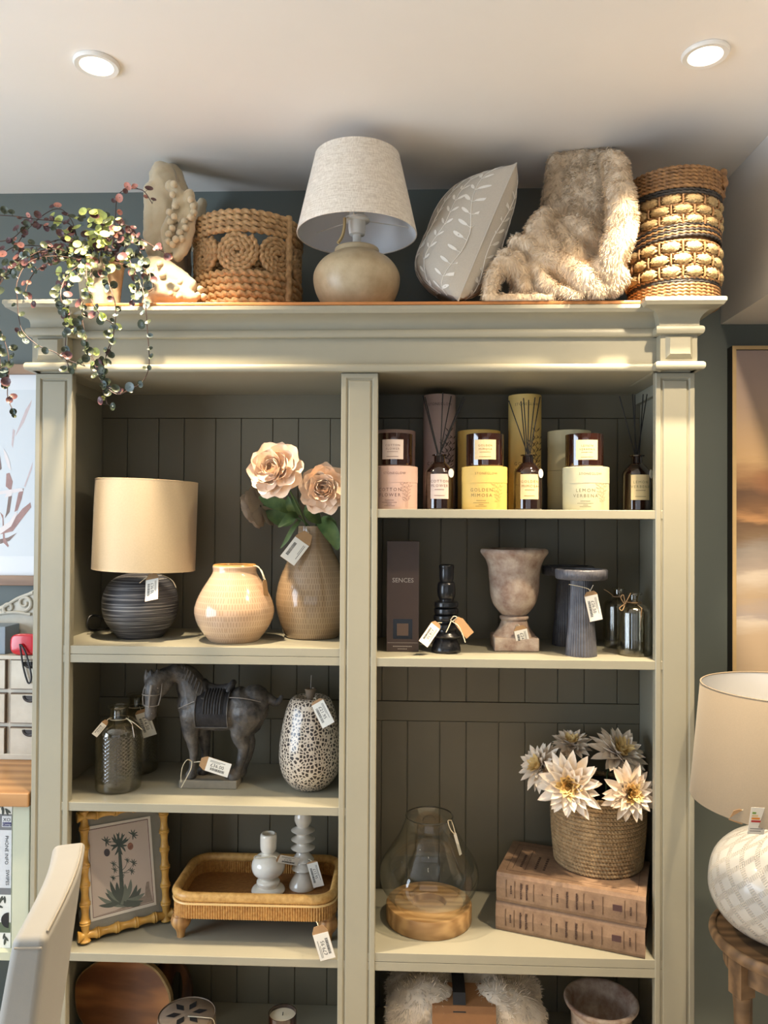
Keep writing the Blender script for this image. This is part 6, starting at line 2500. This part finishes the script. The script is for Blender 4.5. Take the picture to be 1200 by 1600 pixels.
# ---- framed botanical picture on the wall
bp = thing('botanical_picture', 'wood framed botanical drawing in pink on the wall left of the bookcase', 'picture', (at(-60, 740, .395).x, .405, at(20, 740, .40).z))
px0, pz0 = bp.location.x, bp.location.z
zt_p, zb_p = at(20, 569, .39).z - pz0, at(20, 915, .39).z - pz0
xr_p = -.985 - px0
xl_p = xr_p - .62
fwd = wood('brown_frame_wood', (120, 92, 70), (160, 130, 104), 0, 12, .5)
fw = .030
for (a, b, c_, d) in ((xl_p, xr_p, zt_p - fw, zt_p), (xl_p, xr_p, zb_p, zb_p + fw), (xl_p, xl_p + fw, zb_p + fw, zt_p - fw), (xr_p - fw, xr_p, zb_p + fw, zt_p - fw)):
    build('frame_rail', M().box(a, b, -.018, .0145, c_, d), fwd, bp, smooth=False, bevel=.002)
sheet = M().box(xl_p + .01, xr_p - .01, -.002, .012, zb_p + .01, zt_p - .01, 0)
zi0, zi1 = at(20, 869, .40).z - pz0, at(20, 609, .40).z - pz0
sheet.box(xl_p + .07, xr_p - .05, -.0028, -.002, zi0, zi1, 1)


def art(m, pts, mi, k):
    m.fan([((at(x, y, .402).x - px0), -.003 - k * .00006, at(x, y, .402).z - pz0) for x, y in pts], mi)


cz = lambda x, y: (x / 4, 560 + y / 4)      # from the 4x detail view
shapes = [
    ([(200, 258), (160, 320), (100, 470), (95, 490), (150, 400), (190, 300)], 3), ([(80, 440), (72, 540), (80, 560), (95, 450)], 3), ([(205, 645), (150, 800), (158, 805), (200, 690)], 3),
    ([(40, 720), (36, 800), (70, 830), (80, 770), (60, 715)], 2), ([(55, 850), (40, 960), (30, 1000), (60, 960), (75, 860)], 4), ([(150, 810), (115, 840), (90, 960), (110, 950), (135, 880)], 2),
    ([(190, 900), (140, 940), (60, 1040), (0, 1080), (0, 1100), (80, 1080), (140, 1000), (195, 930)], 2), ([(105, 1090), (50, 1120), (0, 1130), (0, 1160), (60, 1140)], 4), ([(0, 960), (15, 1000), (20, 1150), (50, 1180), (55, 1170), (30, 1120), (20, 980)], 2),
    ([(0, 830), (60, 820), (140, 810), (145, 830), (80, 840), (70, 860), (30, 870), (40, 845), (0, 850)], 5), ([(20, 560), (40, 590), (60, 640), (70, 700), (50, 680), (30, 620)], 5), ([(0, 600), (10, 690), (0, 700)], 4),
    ([(0, 1060), (60, 1020), (100, 960), (110, 970), (70, 1050), (0, 1100)], 5),
]
for i, (pl, mi) in enumerate(shapes):
    art(sheet, [cz(x, y) for x, y in pl], mi, i)
for i in range(7):
    x0, y0 = -30 - i * 18, 690 + (i * 37) % 130
    art(sheet, [(x0, y0), (x0 + 14, y0 - 60), (x0 + 22, y0 - 55), (x0 + 8, y0 + 10)], 2 + i % 3, 20 + i)
build('sheet', sheet, [mat('cool_white_mount', (226, 230, 234), .6), mat('pale_paper', (216, 222, 226), .6), mat('print_pink_brown', (164, 130, 124), .6, .15, 40), mat('print_pale_pink', (206, 190, 190), .6, .08, 40), mat('print_olive_brown', (132, 112, 104), .6, .15, 40), mat('print_white_petal', (232, 224, 222), .6)], bp, smooth=False)

# ---- upholstered chair in the foreground
lin_ch = mat('grey_cream_upholstery', (142, 139, 131), .6, .03, 8, .25, 700, .0005, Sheen_Weight=.15)
Nr, Nl = at(74, 1466, -.95), at(19, 1467, -.95)
Fr, Fl = at(134, 1314, -.55), at(84, 1320, -.55)
cc = (Nr + Nl + Fr + Fl) / 4
ch_ = thing('upholstered_chair', 'grey cream upholstered chair back in front of the bookcase at left', 'chair', (cc.x, cc.y, 0))
O = Vector((cc.x, cc.y, 0))


def panel(t, u, v):
    """t 0 near..1 far, u 0 right(back)..1 left(front), v 0 top..1 bottom"""
    a = Nr.lerp(Nl, u)
    b = Fr.lerp(Fl, u)
    p = a.lerp(b, t)
    bow = .012 * math.sin(PI * t)
    zt = p.z + .010 * math.sin(PI * t)
    z = zt + (.44 - zt) * v
    p.x += -.075 * v * (1 if u < .5 else .85) + (-.010 * math.sin(PI * v) if u > .5 else .004 * math.sin(PI * v)) + bow
    p.z = z
    return p - O


m = M()
S = 14
ring = []
corner = [(0, 0), (1, 0), (1, 1), (0, 1)]
def face(fn, n1, n2, flip=False):
    m.grid(fn, n1, n2, 0, flip=flip)
face(lambda a, b: panel(a, b, 0), S, 5)
face(lambda a, b: panel(a, b, 1), S, 5, True)
face(lambda a, b: panel(a, 0, b), S, S, True)
face(lambda a, b: panel(a, 1, b), S, S)
face(lambda a, b: panel(0, a, b), 5, S)
face(lambda a, b: panel(1, a, b), 5, S, True)
bm_ = bmesh.new()
vs = [bm_.verts.new(p) for p in m.v]
for f in m.f:
    bm_.faces.new([vs[i] for i in f])
bmesh.ops.remove_doubles(bm_, verts=bm_.verts[:], dist=.0004)
bmesh.ops.recalc_face_normals(bm_, faces=bm_.faces[:])
bm_.verts.index_update()
m = M().add([tuple(v.co) for v in bm_.verts], [tuple(v.index for v in f.verts) for f in bm_.faces])
bm_.free()
b = build('backrest', m, lin_ch, ch_, angle=180)
b.data.set_sharp_from_angle(angle=R(180))
bv = b.modifiers.new('bevel', 'BEVEL')
bv.width = .010
bv.segments = 4
bv.limit_method = 'ANGLE'
bv.angle_limit = R(50)
sm = M()
for pl in ([panel(t, .10, 0) + Vector((0, 0, .0002)) for t in [.04 + .90 * i / 12 for i in range(13)]], [panel(0, u, .022) + Vector((0, -.0002, 0)) for u in [.12 + .76 * i / 6 for i in range(7)]]):
    sm.tube(pl, .0016, 6)
build('seam', sm, mat('seam_thread', (150, 142, 128), .7), b)
seat = M().box(-.47, -.075, -.2, .2, .40, .49)
build('seat', seat, lin_ch, ch_, smooth=False, bevel=.02)
legw = wood('chair_leg_wood', (90, 64, 44), (130, 96, 66), 2, 16)
for (x, y) in ((-.45, -.18), (-.45, .16), (-.10, -.18), (-.10, .16)):
    build('leg', M().box(x, x + .03, y, y + .03, 0, .3995), legw, ch_, smooth=False, bevel=.003)
build('seat_frame', M().box(-.46, -.06, -.19, .19, .36, .3998), lin_ch, ch_, smooth=False)

# ================================================================== right of the bookcase
# ---- abstract landscape painting
ax0 = at(1145, 800, .38).x
az1, az0 = at(1150, 540, .38).z, at(1150, 1075, .38).z
aw = .70
pt = thing('landscape_painting', 'framed abstract landscape painting on the wall right of the bookcase', 'painting', (ax0 + aw / 2, .40, (az0 + az1) / 2))
hx, hz = aw / 2, (az1 - az0) / 2
gold = mat('pale_gold_frame', (206, 178, 130), .4, .05, 30)
ft = .011
blk = mat('black_frame_side', (26, 23, 21), .5)
for (a, b_, c_, d) in ((-hx, hx, hz - ft, hz), (-hx, hx, -hz, -hz + ft), (-hx, -hx + ft, -hz + ft, hz - ft), (hx - ft, hx, -hz + ft, hz - ft)):
    m = M().box(a, b_, -.0185, -.0165, c_, d, 0)
    m.box(a, b_, -.0165, .0195, c_, d, 1)
    build('frame_rail', m, [gold, blk], pt, smooth=False)
k = N('abstract_landscape')
co = k.co('Object', (1, 1, 1))
sx = k.n('ShaderNodeSeparateXYZ', {0: co})
n1 = k.noise(k.co('Object', (3, 1, 14)), 1.6, 4, .6)
n2 = k.noise(k.co('Object', (10, 1, 60)), 1, 3, .6)
h = k.math('DIVIDE', k.math('ADD', sx.outputs[2], hz), 2 * hz)
h = k.math('ADD', h, k.math('MULTIPLY', k.math('SUBTRACT', n1, .5), .07))
h = k.math('ADD', h, k.math('MULTIPLY', k.math('SUBTRACT', n2, .5), .035))
cols = [(0, (186, 164, 138)), (.15, (196, 174, 148)), (.2, (214, 202, 188)), (.215, (176, 164, 160)), (.27, (186, 164, 138)), (.33, (210, 198, 184)), (.35, (174, 160, 150)), (.40, (150, 142, 136)), (.44, (128, 106, 84)), (.475, (112, 88, 68)), (.49, (186, 142, 100)), (.52, (128, 96, 70)), (.57, (104, 80, 64)), (.61, (160, 122, 88)), (.68, (206, 172, 130)), (.76, (206, 176, 144)), (.86, (196, 172, 156)), (1, (180, 162, 156))]
c_ = k.ramp(h, [(p, lin(q)) for p, q in cols])
sun = k.n('ShaderNodeVectorMath', {0: k.n('ShaderNodeVectorMath', {0: co, 1: (-hx + .12, 0, hz * .20)}, operation='SUBTRACT').outputs[0], 1: (1, 0, 1.6)}, operation='MULTIPLY').outputs[0]
ds = k.n('ShaderNodeVectorMath', {0: sun}, operation='LENGTH').outputs['Value']
c_ = k.mix(k.ramp(ds, [(.03, (.7, .7, .7)), (.075, (0, 0, 0))]), c_, lin((158, 112, 82)))
build('canvas', M().box(-hx + ft + .0015, hx - ft - .0015, -.0135, .01, -hz + ft + .0015, hz - ft - .0015), k.done(k.bsdf(c_, .6, k.bump(n2, .3, .001))), pt, smooth=False)

# ---- round side table
Yc = -.125
tbc = base(1236, Yc, 0)
zt = .572
tb_ = thing('side_table', 'round weathered wooden side table right of the bookcase', 'table', tbc)
rt = .171
old = wood('weathered_oak', (86, 66, 46), (132, 104, 74), 0, 12, .55, .2)
build('table_top', M().lathe(prof_spline([(rt * .93, zt - .026), (rt * .97, zt - .022), (rt, zt - .012), (rt * .985, zt - .002), (rt * .95, zt + .003), (rt * .91, zt + .001), (rt * .89, zt - .003), (.0005, zt - .003)], 3), 72, cap1=False), old, tb_, angle=30)
build('apron', M().lathe([(rt * .80, zt - .075), (rt * .82, zt - .075), (rt * .82, zt - .027), (rt * .80, zt - .027)], 48, cap0=False, cap1=False), old, tb_, angle=30)
for i in range(4):
    a = R(200 + 90 * i)
    lx, ly = rt * .80 * math.cos(a), rt * .80 * math.sin(a)
    m = M().box(-.019, .019, -.019, .019, zt - .105, zt - .0265)
    m.lathe(prof_spline([(.010, 0), (.013, .02), (.010, .04), (.014, .06), (.017, .30), (.017, .36), (.021, .37), (.021, .38), (.016, .385), (.0165, .43), (.019, zt - .106)], 3), 20)
    build('leg', m, old, tb_, (lx, ly, 0), (0, 0, a), angle=35)
build('stretcher', M().box(-rt * .78, rt * .78, -.01, .01, .16, .18).box(-.01, .01, -rt * .78, rt * .78, .158, .159), old, tb_, (0, 0, 0), (0, 0, R(20)), smooth=False)

# ---- lamp on the side table
lc2 = base(1226, Yc, zt - .0022)
s = sc(Yc)
l2 = thing('table_lamp', 'large table lamp with taupe drum shade and white studded base on the side table', 'lamp', lc2)
k = N('studded_white_ceramic')
co = k.co()
sx = k.n('ShaderNodeSeparateXYZ', {0: co})
a_ = k.math('ARCTAN2', sx.outputs[0], sx.outputs[1])
u1 = k.math('ADD', k.math('MULTIPLY', a_, 5.0), k.math('MULTIPLY', sx.outputs[2], 34.0))
u2 = k.math('SUBTRACT', k.math('MULTIPLY', a_, 5.0), k.math('MULTIPLY', sx.outputs[2], 34.0))
def lines(u, w_):
    f = k.math('FRACT', k.math('DIVIDE', u, 1.5708))
    return k.math('LESS_THAN', k.math('ABSOLUTE', k.math('SUBTRACT', f, .5)), w_)
def beads(u, v):
    f = k.math('FRACT', k.math('MULTIPLY', v, 4.6))
    d = k.ramp(k.math('ABSOLUTE', k.math('SUBTRACT', f, .5)), [(.18, (1, 1, 1)), (.36, (0, 0, 0))])
    off = k.math('MAXIMUM', lines(k.math('ADD', u, .16), .05), lines(k.math('SUBTRACT', u, .16), .05))
    return k.math('MULTIPLY', d, k.math('MAXIMUM', off, lines(u, .035)))
hh2 = k.math('MAXIMUM', beads(u1, u2), beads(u2, u1))
stud = k.done(k.bsdf(k.mix(hh2, lin((186, 184, 178)), lin((206, 200, 190))), .3, k.bump(hh2, 1.0, .004), Coat_Weight=.3))
rb3 = 108 * s
prof = prof_spline([(.055, 0), (.075, .004), (rb3 * .80, .035), (rb3 * .97, .075), (rb3, .115), (rb3 * .93, .165), (rb3 * .72, .205), (rb3 * .42, .23), (.03, .243), (.028, .262)], 4)
build('base', M().lathe(prof, 72), stud, l2)
zsb, zst = at(1090, 1249, Yc).z - lc2.z, at(1105, 1072, Yc).z - lc2.z
build('lamp_neck', M().lathe([(.012, .262), (.012, .30), (.02, .302), (.02, .345), (.001, .346)], 24), brass, l2)
taupe = mat('taupe_linen', (140, 125, 103), .75, .04, 300, .3, 800, .0004, Sheen_Weight=.15)
r0, r1 = 134 * s, 119 * s
m = M()
m.lathe([(r0, zsb), (r0 + .001, zsb + .001), (r1 + .001, zst - .001), (r1, zst)], 80, 0, cap0=False, cap1=False)
m.lathe([(r1 - .0018, zst), (r0 - .0018, zsb)], 80, 1, cap0=False, cap1=False)
for q, z in ((r0, zsb), (r1, zst)):
    m.tube(ringpts((0, 0, z), q - .0005, 80)[:-1], .002, 6, 0, closed=True)
shd = build('lamp_shade', m, [taupe, shade_in], l2)
m = M()
for i in range(3):
    a = i * 2 * PI / 3 + 2.6
    m.tube([(.018 * math.cos(a), .018 * math.sin(a), zst - .06), (r1 * .98 * math.cos(a), r1 * .98 * math.sin(a), zst - .02)], .0016, 6)
m.lathe([(.018, zst - .062), (.018, zst - .058), (.012, zst - .058), (.012, zst - .062)], 16, cap0=False, cap1=False)
build('spider', m, brass, shd)
P = at(1187, 1262, Yc - .16)
el = M().prism([(-.018, -.058), (.018, -.058), (.018, 0), (-.018, 0)], 0, .0006, 0)
for i, col in enumerate((1, 2, 3, 4)):
    el.box(-.014, -.006 + i * .005, -.0004, 0, -.014 - i * .006, -.010 - i * .006, col)
el.box(-.014, .014, -.0004, 0, -.047, -.0455, 5)
el.box(-.014, .010, -.0004, 0, -.052, -.0505, 5)
t_ = build('energy_label', el, [white_paper, mat('label_green', (120, 160, 70), .6), mat('label_yellow', (226, 206, 60), .6), mat('label_orange', (222, 140, 50), .6), mat('label_red', (186, 50, 46), .6), ink_grey], l2, P - lc2, (R(8), R(4), R(8)), smooth=False)
t_['label'] = 'white energy label with coloured bars'
P = at(1160, 1266, Yc - .13)
t_ = build('price_tag', M().prism([(-.006, 0), (-.014, -.01), (-.014, -.04), (.014, -.04), (.014, -.01), (.006, 0)], 0, .0008), kraft, l2, P - lc2, (R(30), R(16), R(-10)), smooth=False)
t_['label'] = 'plain kraft swing tag'
build('string', M().tube(spline([(0, 0, 0), (.012, .02, .012), (.045, .07, .02)], 5), .001, 6), twine, t_)
